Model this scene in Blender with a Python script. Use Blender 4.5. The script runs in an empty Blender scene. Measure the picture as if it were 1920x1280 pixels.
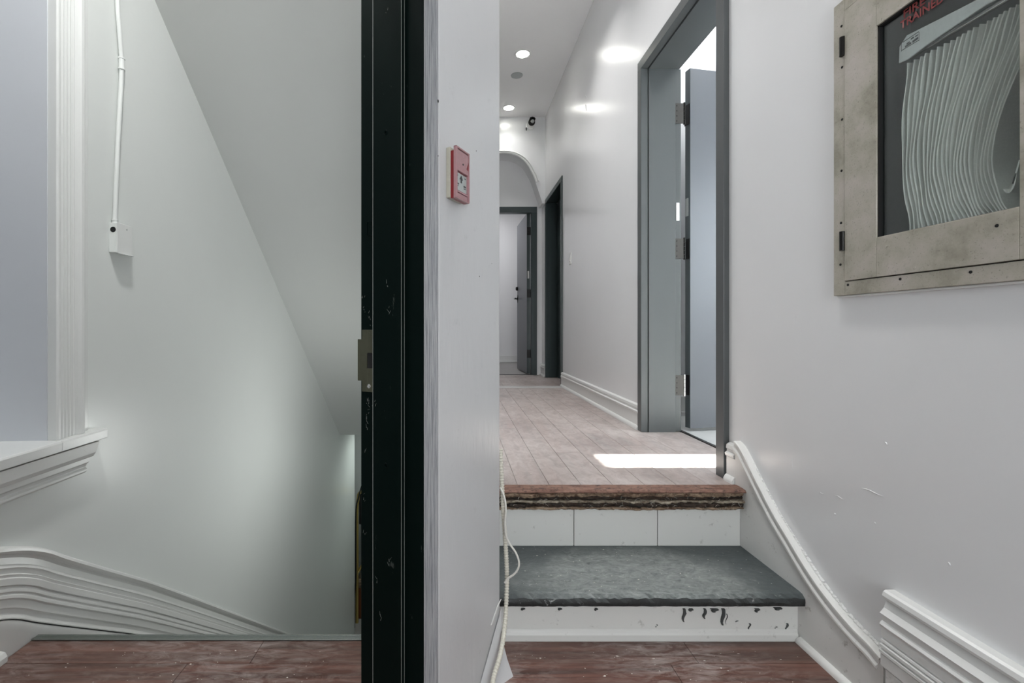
import bpy, bmesh, math, random
from mathutils import Vector, Matrix
random.seed(7)
S = bpy.context.scene
COL = S.collection
PI = math.pi

# ------------------------------------------------------------------ camera
FPX = 880.0                      # focal length in pixels of the 1920 x 1280 frame
VPX, VPY = 858.0, 615.0          # where the corridor's lines meet
CAM_Z = 1.0
cd = bpy.data.cameras.new('camera'); cam = bpy.data.objects.new('camera', cd); COL.objects.link(cam)
cd.sensor_fit = 'HORIZONTAL'; cd.sensor_width = 36.0; cd.lens = FPX/1920*36.0
cd.shift_x = (960-VPX)/1920; cd.shift_y = -(640-VPY)/1920
cd.clip_start = 0.02
cam.location = (0, 0, CAM_Z); cam.rotation_euler = (PI/2, 0, 0)
S.camera = cam

# ------------------------------------------------------------------ world, sun, exposure
w = bpy.data.worlds.new('world'); S.world = w; w.use_nodes = True
bg = w.node_tree.nodes['Background']
bg.inputs[0].default_value = (0.90, 0.95, 1.0, 1); bg.inputs[1].default_value = 12.0
sd = bpy.data.lights.new('sun', 'SUN'); sd.energy = 60.0; sd.angle = math.radians(0.6); sd.color = (1.0, 0.96, 0.90)
sun = bpy.data.objects.new('sun', sd); COL.objects.link(sun)
SUN_EL = math.radians(37.6)
sun.rotation_euler = Vector((math.cos(SUN_EL), 0.0, math.sin(SUN_EL))).to_track_quat('Z', 'Y').to_euler()
sun.location = (6, 2.2, 5)
S.view_settings.view_transform = 'Standard'; S.view_settings.look = 'None'
S.view_settings.gamma = 1.0; S.view_settings.use_curve_mapping = False
S.view_settings.exposure = 0.15
S.cycles.max_bounces = 8; S.cycles.diffuse_bounces = 6; S.cycles.glossy_bounces = 4; S.cycles.caustics_reflective = False; S.cycles.caustics_refractive = False

def lamp(name, loc, power, size, color=(1, 1, 1), direction=(0, 0, -1), shape='DISK', size_y=None, spread=180):
    d = bpy.data.lights.new(name, 'AREA'); d.shape = shape; d.size = size
    if size_y: d.size_y = size_y
    d.energy = power; d.color = color; d.spread = math.radians(spread)
    o = bpy.data.objects.new(name, d); COL.objects.link(o); o.location = loc
    o.rotation_euler = Vector(direction).to_track_quat('-Z', 'Y').to_euler()
    return o
COOL = (1.0, 0.985, 0.965)
CEIL = 3.68
P_STAIR = 7.5
P_CORR, P_VEST, P_LAND, P_ROOM, P_FAR, P_BASE = 1.7, 7, 34, 6, 16, 7.0

# portals only guide the sampling of daylight through the two windows
def portal(loc, sx, sy, direction):
    o = lamp('window_portal', loc, 1.0, sx, direction=direction, shape='RECTANGLE', size_y=sy)
    o.data.cycles.is_portal = True
    return o

# ------------------------------------------------------------------ material helpers
class NT:
    def __init__(self, name):
        self.m = bpy.data.materials.new(name); self.m.use_nodes = True
        self.t = self.m.node_tree; self.b = self.t.nodes['Principled BSDF']
    def n(self, typ, **kw):
        nd = self.t.nodes.new(typ)
        for k, v in kw.items():
            if k in nd.inputs.keys(): nd.inputs[k].default_value = v
            else: setattr(nd, k, v)
        return nd
    def l(self, a, b): self.t.links.new(a, b)
    def pos(self, scale=(1, 1, 1), rnd=0.0):
        g = self.n('ShaderNodeNewGeometry')
        mp = self.n('ShaderNodeMapping'); mp.inputs['Scale'].default_value = scale
        self.l(g.outputs['Position'], mp.inputs['Vector'])
        if rnd:
            oi = self.n('ShaderNodeObjectInfo'); cx = self.n('ShaderNodeCombineXYZ')
            mu = self.n('ShaderNodeMath', operation='MULTIPLY'); mu.inputs[1].default_value = rnd
            self.l(oi.outputs['Random'], mu.inputs[0])
            for i in range(3): self.l(mu.outputs[0], cx.inputs[i])
            self.l(cx.outputs[0], mp.inputs['Location'])
        return mp.outputs[0]
    def noise(self, vec, scale, detail=4, rough=0.55, dist=0.0):
        nd = self.n('ShaderNodeTexNoise'); nd.inputs['Scale'].default_value = scale
        nd.inputs['Detail'].default_value = detail; nd.inputs['Roughness'].default_value = rough
        nd.inputs['Distortion'].default_value = dist
        self.l(vec, nd.inputs['Vector']); return nd.outputs['Fac']
    def ramp(self, fac, stops):
        r = self.n('ShaderNodeValToRGB'); e = r.color_ramp.elements
        while len(e) < len(stops): e.new(0.5)
        for el, (p, c) in zip(e, stops):
            el.position = p
            el.color = (c, c, c, 1) if isinstance(c, (int, float)) else (*c, 1)
        self.l(fac, r.inputs[0]); return r.outputs[0]
    def mix(self, fac, a, b, mode='MIX'):
        x = self.n('ShaderNodeMix', data_type='RGBA', blend_type=mode)
        for s, v in ((0, fac), (6, a), (7, b)):
            if hasattr(v, 'is_linked') or hasattr(v, 'links'): self.l(v, x.inputs[s])
            else: x.inputs[s].default_value = v if s == 0 else ((*v, 1) if len(v) == 3 else v)
        return x.outputs[2]
    def math(self, op, a, b=0.0):
        x = self.n('ShaderNodeMath', operation=op)
        for i, v in enumerate((a, b)):
            if hasattr(v, 'links'): self.l(v, x.inputs[i])
            else: x.inputs[i].default_value = v
        return x.outputs[0]
    def bump(self, h, strength, dist=0.002):
        b = self.n('ShaderNodeBump'); b.inputs['Strength'].default_value = strength; b.inputs['Distance'].default_value = dist
        self.l(h, b.inputs['Height']); self.l(b.outputs[0], self.b.inputs['Normal'])
    def set(self, **kw):
        for k, v in kw.items():
            k = {'base': 'Base Color', 'rough': 'Roughness', 'metal': 'Metallic', 'coat': 'Coat Weight', 'coat_rough': 'Coat Roughness', 'spec': 'Specular IOR Level'}[k]
            if hasattr(v, 'links'): self.l(v, self.b.inputs[k])
            else: self.b.inputs[k].default_value = (*v, 1) if k == 'Base Color' else v
        return self

def paint(name, col, rough=0.38, bump=0.25, scale=60, stretch=(1, 1, 0.35), dirt=0.0, dirtcol=(0.25, 0.22, 0.18), coat=0.0, coat_rough=0.2, chip=0.0, chipcol=(0.5, 0.5, 0.45)):
    t = NT(name); p = t.pos(stretch); q = t.pos()
    big = t.noise(q, 1.7, 3)
    c = t.mix(big, tuple(v*0.96 for v in col), tuple(min(1, v*1.03) for v in col))
    if dirt:
        dn = t.ramp(t.noise(q, 26, 6, 0.7), [(0.61, 0.0), (0.72, dirt)])
        c = t.mix(dn, c, dirtcol)
    if chip:
        cn = t.ramp(t.noise(p, 42, 5, 0.7), [(0.69, 0.0), (0.71, chip)])
        c = t.mix(cn, c, chipcol)
    t.set(base=c, rough=rough, coat=coat, coat_rough=coat_rough)
    h = t.math('ADD', t.noise(p, scale, 4, 0.6), t.math('MULTIPLY', t.noise(q, 6, 2), 1.5))
    t.bump(h, bump, 0.0015)
    return t.m

M = {}
M['wall'] = paint('wall_paint', (0.76, 0.76, 0.765), 0.36, 0.22, 45)
M['wall_gloss'] = paint('wall_gloss_paint', (0.76, 0.765, 0.77), 0.24, 0.16, 45, (1, 1, 0.7), coat=0.12, coat_rough=0.18)
M['wall_stair'] = paint('stair_wall_paint', (0.715, 0.735, 0.72), 0.30, 0.07, 14)
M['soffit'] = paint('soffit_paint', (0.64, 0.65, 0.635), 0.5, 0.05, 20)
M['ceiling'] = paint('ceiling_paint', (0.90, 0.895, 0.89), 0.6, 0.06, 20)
M['pier'] = paint('pier_plaster', (0.55, 0.553, 0.558), 0.30, 0.9, 40, (1, 1, 0.22), dirt=0.30, dirtcol=(0.40, 0.40, 0.41))
def brushed():
    t = NT('brushed_grey_plaster'); a = t.noise(t.pos((1, 1, 0.02)), 420, 5, 0.7)
    t.set(base=t.ramp(a, [(0.34, (0.17, 0.175, 0.19)), (0.52, (0.36, 0.365, 0.38)), (0.68, (0.47, 0.47, 0.475))]), rough=0.45); t.bump(a, 0.9, 0.003); return t.m
M['brushed'] = brushed()
M['trim'] = paint('trim_gloss_white', (0.72, 0.725, 0.71), 0.28, 0.18, 40, dirt=0.10)
M['trim_scuffed'] = paint('trim_scuffed_white', (0.71, 0.71, 0.69), 0.34, 0.30, 40, dirt=0.75, dirtcol=(0.22, 0.20, 0.17))
M['riser'] = paint('riser_white', (0.66, 0.66, 0.635), 0.40, 0.14, 30, dirt=0.5, dirtcol=(0.15, 0.14, 0.12))
M['casing'] = paint('casing_white', (0.74, 0.75, 0.74), 0.25, 0.05, 20)
M['reveal'] = paint('window_reveal_paint', (0.60, 0.62, 0.66), 0.45, 0.05, 12)
M['frame_black'] = paint('frame_black_green', (0.0016, 0.0048, 0.0042), 0.36, 0.22, 18, (1, 1, 0.25), chip=0.35, chipcol=(0.10, 0.11, 0.10))
M['frame_black'].node_tree.nodes['Principled BSDF'].inputs['Specular IOR Level'].default_value = 0.07
M['frame_grey'] = paint('door_frame_slate', (0.084, 0.091, 0.092), 0.30, 0.08, 20)
M['frame_dark'] = paint('door_frame_dark_green', (0.030, 0.046, 0.047), 0.33, 0.08, 20)
M['slab_grey'] = paint('door_leaf_grey', (0.108, 0.114, 0.127), 0.36, 0.06, 20)
M['slab_edge'] = paint('door_edge_slate', (0.085, 0.105, 0.11), 0.35, 0.06, 20)
def plain(name, col, rough=0.5, metal=0.0, bump=0.0, scale=120):
    t = NT(name); q = t.pos(); nz = t.noise(q, scale, 4)
    t.set(base=t.mix(nz, tuple(v*0.85 for v in col), tuple(min(1, v*1.12) for v in col)), rough=rough, metal=metal)
    if bump: t.bump(nz, bump, 0.001)
    return t.m
M['black_metal'] = plain('black_hinge_metal', (0.012, 0.011, 0.010), 0.35, 0.6)
M['brown_metal'] = plain('hinge_leaf_painted', (0.060, 0.055, 0.050), 0.4, 0.3)
M['chrome'] = plain('bright_metal', (0.75, 0.74, 0.72), 0.2, 1.0)
M['strike'] = plain('strike_brass_dull', (0.115, 0.115, 0.080), 0.38, 0.75, 0.4, 90)
M['void'] = plain('dark_hole', (0.003, 0.003, 0.003), 0.8)
M['white_plastic'] = plain('white_plastic', (0.78, 0.78, 0.76), 0.35)
M['cable'] = plain('cream_cable', (0.62, 0.60, 0.52), 0.45)
M['thin_cable'] = plain('white_thin_cable', (0.66, 0.65, 0.60), 0.4)
M['black_cable'] = plain('black_cable', (0.010, 0.012, 0.011), 0.4)
M['brass'] = plain('brass_tube', (0.62, 0.47, 0.16), 0.28, 0.85)
M['wood_red'] = plain('red_brown_wood', (0.16, 0.055, 0.02), 0.35, 0.0, 0.2, 30)
M['speckle'] = plain('speckled_grey', (0.20, 0.195, 0.18), 0.7, 0.0, 0.3, 160)
M['red'] = plain('red_enamel', (0.20, 0.012, 0.016), 0.30)
M['pink'] = plain('faded_red_enamel_sheen', (0.37, 0.205, 0.215), 0.25)  # fading and a pale reflection are both mixed into this pink
M['cream'] = plain('cream_backbox', (0.42, 0.40, 0.33), 0.4)
M['label_grey'] = plain('grey_label', (0.40, 0.43, 0.42), 0.35)
M['ink'] = plain('dark_ink', (0.05, 0.055, 0.055), 0.6)
M['ink_red'] = plain('red_lettering', (0.23, 0.032, 0.030), 0.5)
M['grille'] = plain('speaker_grille_grey', (0.34, 0.35, 0.35), 0.6)
M['hose'] = plain('white_canvas_hose', (0.82, 0.83, 0.80), 0.7, 0.0, 0.3, 260)
M['plate_white'] = plain('white_rack_plate', (0.80, 0.82, 0.82), 0.35)
M['cab_inside'] = plain('cabinet_inside_grey', (0.16, 0.19, 0.185), 0.5)
M['seam'] = plain('dusty_seam', (0.20, 0.165, 0.15), 0.8)
M['wear_and_highlight'] = plain('worn_paint_and_highlight', (0.17, 0.18, 0.165), 0.5)  # scratches, and the painted highlights along the jamb's edges
M['strip'] = plain('pale_light_band', (0.52, 0.52, 0.51), 0.4)
M['nosing_metal'] = plain('ribbed_metal_nosing', (0.26, 0.28, 0.27), 0.4, 0.6)
M['flake'] = plain('paint_flake', (0.72, 0.69, 0.62), 0.6)
M['room_floor'] = plain('pale_room_floor', (0.60, 0.60, 0.59), 0.35, 0.0, 0.1, 12)
M['far_floor'] = plain('grey_far_floor', (0.30, 0.29, 0.28), 0.45, 0.0, 0.1, 12)

def emis(name, col, strength):
    t = NT(name); t.b.inputs['Emission Color'].default_value = (*col, 1); t.b.inputs['Emission Strength'].default_value = strength
    q = t.pos(); t.set(base=t.mix(t.noise(q, 5), col, col), rough=0.5); return t.m
M['lens'] = emis('lamp_lens', (1, 1, 0.98), 14)

def galvanised():
    t = NT('worn_grey_metal_paint'); q = t.pos()
    a = t.noise(q, 9, 6, 0.65); b = t.noise(q, 230, 3, 0.7); c2 = t.noise(q, 34, 5, 0.7)
    c = t.ramp(a, [(0.30, (0.26, 0.245, 0.19)), (0.5, (0.42, 0.395, 0.33)), (0.72, (0.52, 0.475, 0.435))])
    c = t.mix(t.ramp(b, [(0.60, 0.0), (0.70, 0.55)]), c, (0.10, 0.095, 0.075))
    c = t.mix(t.ramp(c2, [(0.60, 0.0), (0.75, 0.45)]), c, (0.47, 0.43, 0.40))
    t.set(base=c, rough=0.42, metal=0.25); t.bump(b, 0.25, 0.0006); return t.m
M['galv'] = galvanised()

def laminate(name, along, dust_amt=0.85, dust_glare_lo=0.40, dust_col=(0.46, 0.40, 0.375)):
    """dusty dark laminate; along = axis index of the grain"""
    t = NT(name)
    st = [9.0, 9.0, 9.0]; st[along] = 0.30
    p = t.pos(tuple(st), rnd=13.0); q = t.pos()
    g1 = t.noise(p, 3.2, 6, 0.6, 0.6); st2 = [1.0, 1.0, 1.0]; st2[along] = 0.018; g2 = t.noise(t.pos(tuple(st2), rnd=7.0), 150, 4, 0.6)
    c = t.ramp(g1, [(0.30, (0.030, 0.0105, 0.0065)), (0.46, (0.085, 0.030, 0.019)), (0.58, (0.15, 0.060, 0.042)), (0.75, (0.23, 0.11, 0.082))])
    c = t.mix(t.ramp(g2, [(0.34, 0.45), (0.60, 0.0)]), c, (0.018, 0.008, 0.005))
    oi = t.n('ShaderNodeObjectInfo')
    c = t.mix(t.math('MULTIPLY', oi.outputs['Random'], 0.35), c, (0.15, 0.085, 0.065))
    # dust and scuffs; the pale haze also paints in floor glare
    d1 = t.noise(q, 2.2, 4, 0.55)
    if along == 1:
        d2 = t.noise(t.pos((2.0, 1.0, 1), rnd=3.0), 11, 7, 0.66, 0.8)
        dust = t.math('MULTIPLY', t.ramp(d1, [(0.34, 0.62), (0.60, 1.0)]), t.ramp(d2, [(0.36, 0.66), (0.62, 1.0)]))
    else:
        d2 = t.noise(t.pos((1.0, 4.0, 1)), 12, 8, 0.72, 0.9)
        dust = t.math('MULTIPLY', t.ramp(d1, [(0.40, 0.10), (0.68, 1.0)]), t.ramp(d2, [(0.42, 0.0), (0.66, 0.9)]))
    c = t.mix(t.math('MULTIPLY', dust, dust_amt), c, dust_col)
    t.set(base=c, rough=0.40 if along else 0.34, coat=0.12, coat_rough=0.25)
    t.bump(g2, 0.10, 0.0008)
    return t.m
M['lam_x'] = laminate('dark_laminate_across', 0)
M['lam_y'] = laminate('dusty_glare_laminate_along', 1, 0.90, 0.10, (0.58, 0.525, 0.50))  # upper floor paler: dust plus doorway light put into the colour

def slate():
    t = NT('slate_painted_tread'); q = t.pos()
    a = t.noise(q, 5, 7, 0.7, 0.6); b = t.noise(t.pos((1, 1.8, 1)), 26, 8, 0.72, 1.2)
    # the worn middle of the tread
    g = t.n('ShaderNodeNewGeometry'); sx = t.n('ShaderNodeSeparateXYZ'); t.l(g.outputs['Position'], sx.inputs[0])
    ex = t.math('DIVIDE', t.math('SUBTRACT', sx.outputs[0], 0.60), 0.46)
    ey = t.math('DIVIDE', t.math('SUBTRACT', sx.outputs[1], 1.56), 0.26)
    r2 = t.math('ADD', t.math('MULTIPLY', ex, ex), t.math('MULTIPLY', ey, ey))
    wear = t.ramp(t.math('ADD', r2, t.math('MULTIPLY', t.math('SUBTRACT', a, 0.5), 1.6)), [(0.35, 1.0), (1.0, 0.0)])
    c = t.ramp(a, [(0.35, (0.038, 0.050, 0.052)), (0.62, (0.070, 0.086, 0.088))])
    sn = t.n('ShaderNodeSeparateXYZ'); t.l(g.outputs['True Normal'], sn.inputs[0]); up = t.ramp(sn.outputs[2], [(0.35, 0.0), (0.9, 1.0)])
    c = t.mix(up, (0.010, 0.012, 0.012), c)  # front face: dark paint plus its shade put into the colour
    wear = t.math('MULTIPLY', wear, up)
    sc = t.math('MULTIPLY', wear, t.ramp(b, [(0.34, 0.25), (0.60, 1.0)]))
    c = t.mix(t.math('MULTIPLY', sc, 0.85), c, (0.30, 0.325, 0.315))
    c = t.mix(t.ramp(b, [(0.62, 0.0), (0.68, 0.75)]), c, (0.40, 0.415, 0.40))
    t.set(base=c, rough=0.40); t.bump(t.math('ADD', b, a), 0.8, 0.005); return t.m
M['slate'] = slate()

def raw_wood(name, dark, light):
    t = NT(name); p = t.pos((1.2, 9, 9)); q = t.pos()
    a = t.noise(p, 9, 7, 0.7, 0.5); b = t.noise(q, 45, 6, 0.75)
    c = t.ramp(a, [(0.38, dark), (0.60, light)])
    c = t.mix(t.ramp(b, [(0.50, 0.0), (0.66, 0.8)]), c, (0.012, 0.010, 0.007))
    t.set(base=c, rough=0.75); t.bump(b, 0.8, 0.004); return t.m
M['wood_raw'] = raw_wood('torn_wood_edge', (0.08, 0.038, 0.02), (0.34, 0.25, 0.17))
M['wood_cream'] = raw_wood('torn_cream_layer', (0.15, 0.11, 0.075), (0.42, 0.37, 0.29))
M['wood_raw_dark'] = raw_wood('blackened_wood_edge', (0.008, 0.006, 0.004), (0.05, 0.03, 0.02))
M['wood_nosing'] = raw_wood('red_brown_nosing', (0.14, 0.065, 0.045), (0.27, 0.155, 0.115))

def glass():
    t = NT('pane_glass'); t.t.nodes.remove(t.b)
    out = [n for n in t.t.nodes if n.type == 'OUTPUT_MATERIAL'][0]
    tr = t.n('ShaderNodeBsdfTransparent'); tr.inputs[0].default_value = (0.93, 0.955, 0.945, 1)
    gl = t.n('ShaderNodeBsdfGlossy'); gl.inputs['Roughness'].default_value = 0.06
    lw = t.n('ShaderNodeLayerWeight'); lw.inputs[0].default_value = 0.5
    fr = t.n('ShaderNodeMapRange'); p4 = t.n('ShaderNodeMath', operation='POWER'); p4.inputs[1].default_value = 4.0
    t.l(lw.outputs['Facing'], p4.inputs[0]); t.l(p4.outputs[0], fr.inputs[0]); fr.inputs[3].default_value = 0.05; fr.inputs[4].default_value = 0.8
    mx = t.n('ShaderNodeMixShader')
    t.l(fr.outputs[0], mx.inputs[0]); t.l(tr.outputs[0], mx.inputs[1]); t.l(gl.outputs[0], mx.inputs[2]); t.l(mx.outputs[0], out.inputs[0])
    return t.m
M['glass'] = glass()
def frosted(name, tint):
    t = NT(name); t.t.nodes.remove(t.b)
    out = [n for n in t.t.nodes if n.type == 'OUTPUT_MATERIAL'][0]
    tr = t.n('ShaderNodeBsdfTransparent'); tr.inputs[0].default_value = (*tint, 1)
    gl = t.n('ShaderNodeBsdfGlossy'); gl.inputs['Roughness'].default_value = 0.02
    mx = t.n('ShaderNodeMixShader'); mx.inputs[0].default_value = 0.06
    t.l(tr.outputs[0], mx.inputs[1]); t.l(gl.outputs[0], mx.inputs[2]); t.l(mx.outputs[0], out.inputs[0])
    return t.m
M['window_glass'] = frosted('window_glass', (0.93, 0.96, 0.97))
M['fill_glass'] = frosted('fill_door_glass', (0.985, 0.98, 0.97))
M['dimming_glass'] = frosted('dimming_window_glass', (0.105, 0.113, 0.122))  # tint added to hold back the left window's daylight

# ------------------------------------------------------------------ mesh helpers
class MB:
    def __init__(self): self.v = []; self.f = []
    def add(self, vs, fs):
        o = len(self.v); self.v += [tuple(p) for p in vs]; self.f += [tuple(i+o for i in f) for f in fs]; return self
    def box(self, x0, x1, y0, y1, z0, z1, fn=None):
        vs = [(x, y, z) for z in (z0, z1) for y in (y0, y1) for x in (x0, x1)]
        if fn: vs = [fn(*p) for p in vs]
        return self.add(vs, [(0, 2, 3, 1), (4, 5, 7, 6), (0, 1, 5, 4), (2, 6, 7, 3), (0, 4, 6, 2), (1, 3, 7, 5)])
    def prism(self, poly, a, b, fn):
        """poly: 2-D points; fn(u, v, h) -> xyz ; extruded from h=a to h=b"""
        n = len(poly)
        vs = [fn(u, v, a) for u, v in poly] + [fn(u, v, b) for u, v in poly]
        fs = [tuple(range(n))[::-1], tuple(range(n, 2*n))] + [(i, (i+1) % n, n+(i+1) % n, n+i) for i in range(n)]
        return self.add(vs, fs)
    def strip(self, rows, closed=False, caps=True):
        """rows of equal length points -> skinned surface; closed = each row is a loop"""
        n = len(rows[0]); vs = [p for r in rows for p in r]; fs = []
        for i in range(len(rows)-1):
            for j in range(n if closed else n-1):
                k = (j+1) % n
                fs.append((i*n+j, i*n+k, (i+1)*n+k, (i+1)*n+j))
        if closed and caps:
            fs.append(tuple(range(n))[::-1]); fs.append(tuple(range((len(rows)-1)*n, len(rows)*n)))
        return self.add(vs, fs)
    def tube(self, pts, rad, seg=10):
        pts = [Vector(p) for p in pts]; rows = []; up = Vector((0.13, 0.31, 0.94))
        for i, p in enumerate(pts):
            t = (pts[min(i+1, len(pts)-1)] - pts[max(i-1, 0)]).normalized()
            a = t.cross(up).normalized() if abs(t.dot(up)) < 0.98 else t.cross(Vector((1, 0, 0))).normalized()
            b = t.cross(a).normalized(); r = rad[i] if hasattr(rad, '__len__') else rad
            rows.append([tuple(p + a*r*math.cos(2*PI*k/seg) + b*r*math.sin(2*PI*k/seg)) for k in range(seg)])
        return self.strip(rows, True)
    def lathe(self, prof, c, ax='z', seg=24, fn=None):
        rows = []
        for r, h in prof:
            row = []
            for k in range(seg):
                a = 2*PI*k/seg; u, v = r*math.cos(a), r*math.sin(a)
                p = {'z': (c[0]+u, c[1]+v, c[2]+h), 'y': (c[0]+u, c[1]+h, c[2]+v), 'x': (c[0]+h, c[1]+u, c[2]+v)}[ax]
                row.append(fn(*p) if fn else p)
            rows.append(row)
        return self.strip(rows, True)
    def build(self, name, mat, parent=None, bevel=0.0, smooth=False, seg=2, sharp=40):
        me = bpy.data.meshes.new(name); me.from_pydata(self.v, [], self.f); me.update()
        bm = bmesh.new(); bm.from_mesh(me); bmesh.ops.recalc_face_normals(bm, faces=bm.faces); bm.to_mesh(me); bm.free()
        o = bpy.data.objects.new(name, me); COL.objects.link(o)
        me.materials.append(M[mat] if isinstance(mat, str) else mat)
        if smooth:
            for p in me.polygons: p.use_smooth = True
            try: me.set_sharp_from_angle(angle=math.radians(sharp))
            except Exception: pass
        if bevel:
            md = o.modifiers.new('bevel', 'BEVEL'); md.width = bevel; md.segments = seg; md.limit_method = 'ANGLE'
            md.angle_limit = math.radians(35)
        if parent: o.parent = parent
        return o
def empty(name, loc=(0, 0, 0)):
    """an Empty that parents parts built in world coordinates"""
    o = bpy.data.objects.new(name, None); COL.objects.link(o); o.location = loc; o.empty_display_size = 0.1
    return o
def adopt(root, *parts):
    for p in parts:
        p.parent = root; p.matrix_parent_inverse = Matrix.Translation(root.location).inverted()
def tag(o, label=None, cat=None, group=None, kind=None):
    if label: o['label'] = label
    if cat: o['category'] = cat
    if group: o['group'] = group
    if kind: o['kind'] = kind
    return o
def struct(o, label=None): return tag(o, label, kind='structure')
def bx(*a, **k): return MB().box(*a, **k)
def smooth_path(pts, n=8):
    """Catmull-Rom through points"""
    P = [Vector(p) for p in pts]; out = []
    for i in range(len(P)-1):
        p0, p1, p2, p3 = P[max(i-1, 0)], P[i], P[i+1], P[min(i+2, len(P)-1)]
        for k in range(n):
            t = k/n
            out.append(0.5*((2*p1)+(p2-p0)*t+(2*p0-5*p1+4*p2-p3)*t*t+(3*p1-p0-3*p2+p3)*t**3))
    out.append(P[-1]); return [tuple(p) for p in out]

# survey: a point on a wall running along the corridor (constant x), or at a known depth y
def on_x(u, v, X): Y = X*FPX/(u-VPX); return (X, Y, CAM_Z-(v-VPY)/FPX*Y)
def on_y(u, v, Y): return ((u-VPX)/FPX*Y, Y, CAM_Z-(v-VPY)/FPX*Y)

XW, XF = 1.112, 1.092            # right wall plaster, face of boards fixed to it
XL = -1.40                       # stairwell's left wall
XC = 0.11                        # corridor's left wall (round the corner)
UP = 0.383                       # upper floor level
YEND, YFAR = 5.96, 6.20          # arch wall, far door wall
D = Vector((0.4804, 0.8771)); Nn = Vector((0.8771, -0.4804))   # splayed wall: direction and outward normal
N0 = Vector((-0.047, 1.0825)); WLEN = 0.362
def pier(t, p, z): q = N0 + D*t + Nn*p; return (q.x, q.y, z)
C0 = N0 + D*WLEN

# ================================================================== STRUCTURE
# --- right wall: one solid with two doorways and a recess for the hose cabinet
D1 = (1.93, 2.845, 2.600)        # near doorway rough opening y0, y1, top z
D2 = (4.97, 5.92, 2.615)
XB = XW + 0.20
r = MB()
HY0, HY1, HZ0, HZ1 = 0.80, 1.325, 1.12, 1.90     # hose cabinet recess
r.box(XW, XB, HY1, D1[0], 0, CEIL); r.box(XW, XB, -1.8, HY0, 0, CEIL)
r.box(XW, XB, HY0, HY1, 0, HZ0); r.box(XW, XB, HY0, HY1, HZ1, CEIL); r.box(XW+0.17, XB, HY0, HY1, HZ0, HZ1)
r.box(XW, XB, D1[0], D1[1], D1[2], CEIL); r.box(XW, XB, D1[1], D2[0], 0, CEIL)
r.box(XW, XB, D2[0], D2[1], D2[2], CEIL); r.box(XW, XB, D2[1], YFAR+0.1, 0, CEIL)
wall_right = struct(r.build('wall_right', 'wall_gloss'))

# --- splayed pier wall with the pull station, running on as the corridor's left wall
plan = [pier(0, 0, 0)[:2], pier(WLEN, 0, 0)[:2], (XC, 1.48), (XC, YFAR+0.1), (-0.15, YFAR+0.1), (-0.15, 1.36), pier(0.03, -0.205, 0)[:2], pier(0.0, -0.205, 0)[:2]]
wall_pier = struct(MB().prism(plan, 0, CEIL, lambda u, v, h: (u, v, h)).build('wall_pier', 'pier', bevel=0.010, seg=3))
# wall over and beyond the black doorway
DOORW, DHEAD = 0.98, 2.16
q = MB().prism([(-3.0, 0), (-DOORW, 0), (-DOORW, DHEAD), (0.01, DHEAD), (0.01, CEIL), (-3.0, CEIL)], -0.205, 0.0, lambda t, z, p: pier(t, p, z))
struct(q.build('wall_doorway', 'pier'))
# grey brushed plaster return between the pier's corner and the frame
struct(MB().prism([(-0.002, -0.001), (0.012, -0.001), (0.012, -0.034), (-0.002, -0.034)], 0, DHEAD, lambda t, p, z: pier(t, p, z)).build('trim_1', 'brushed', bevel=0.002))
# flare of plaster at the foot of the pier's far corner
fl = MB()
A = (C0.x+0.003, C0.y-0.002, 0.165); Bp = pier(0.19, 0.001, 0.0); F = (0.160, 1.348, 0.0); Cb = (C0.x-0.002, C0.y+0.012, 0.0)
mid = lambda a, b, k, dx=0, dy=0: tuple(a[i]+(b[i]-a[i])*k+(dx, dy, 0)[i] for i in range(3))
AF = [mid(A, F, k, -0.012*math.sin(PI*k)) for k in (0, .25, .5, .75, 1)]
AB = [mid(A, Bp, k) for k in (0, .25, .5, .75, 1)]; AC = [mid(A, Cb, k) for k in (0, .25, .5, .75, 1)]
fl.strip([AB, AF, AC])
flare = fl.build('plaster_flare', 'pier', smooth=True); adopt(wall_pier, flare)
flap = MB().prism([on_y(938, 1122, 1)[0::2], on_y(934, 1132, 1)[0::2], on_y(921, 1170, 1)[0::2], on_y(919, 1171, 1)[0::2], on_y(931, 1134, 1)[0::2]], 0.002, 0.004,
    lambda a, b, h: (lambda Y: (a*Y + Nn.x*h, Y + Nn.y*h, CAM_Z+(b-CAM_Z)*Y))((N0.x*D.y-N0.y*D.x)/(a*D.y-D.x)))
flap = flap.build('paint_flap', 'trim'); adopt(wall_pier, flap)

# --- end wall with the arch
AR = [(938.6, 288.5), (955.8, 289.3), (969.5, 293.6), (981.5, 301.4), (990, 311.7), (996, 322.8), (1000.4, 331.4), (1005.6, 346), (1010.7, 361.5), (1016, 377)]
arc = [on_y(u, v, YEND)[0::2] for u, v in AR]
XA = 0.575
arc = [(XA, arc[0][1]+0.003)] + [a for a in arc if a[0] > XA+0.02]
arcs = smooth_path([(a[0], 0, a[1]) for a in arc], 4); arcs = [(p[0], p[2]) for p in arcs]
full = [(2*XA-x, z) for x, z in arcs[::-1]] + arcs[1:]
m = MB(); nfl = len(full)
for a, b in ((0, YEND), (1, YFAR+0.02)): m.v += [(x, b, z) for x, z in full] + [(x, b, CEIL) for x, z in full]
for i in range(nfl-1):
    m.f += [(i, i+1, nfl+i+1, nfl+i), (2*nfl+i, 2*nfl+i+1, 3*nfl+i+1, 3*nfl+i), (i, i+1, 2*nfl+i+1, 2*nfl+i)]
for k in (0, nfl-1): m.f.append((k, nfl+k, 3*nfl+k, 2*nfl+k))
m.box(full[-1][0], XW+0.02, YEND, YFAR+0.02, full[-1][1]-0.03, CEIL); m.box(XC-0.02, full[0][0], YEND, YFAR+0.02, full[0][1]-0.03, CEIL)
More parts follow.
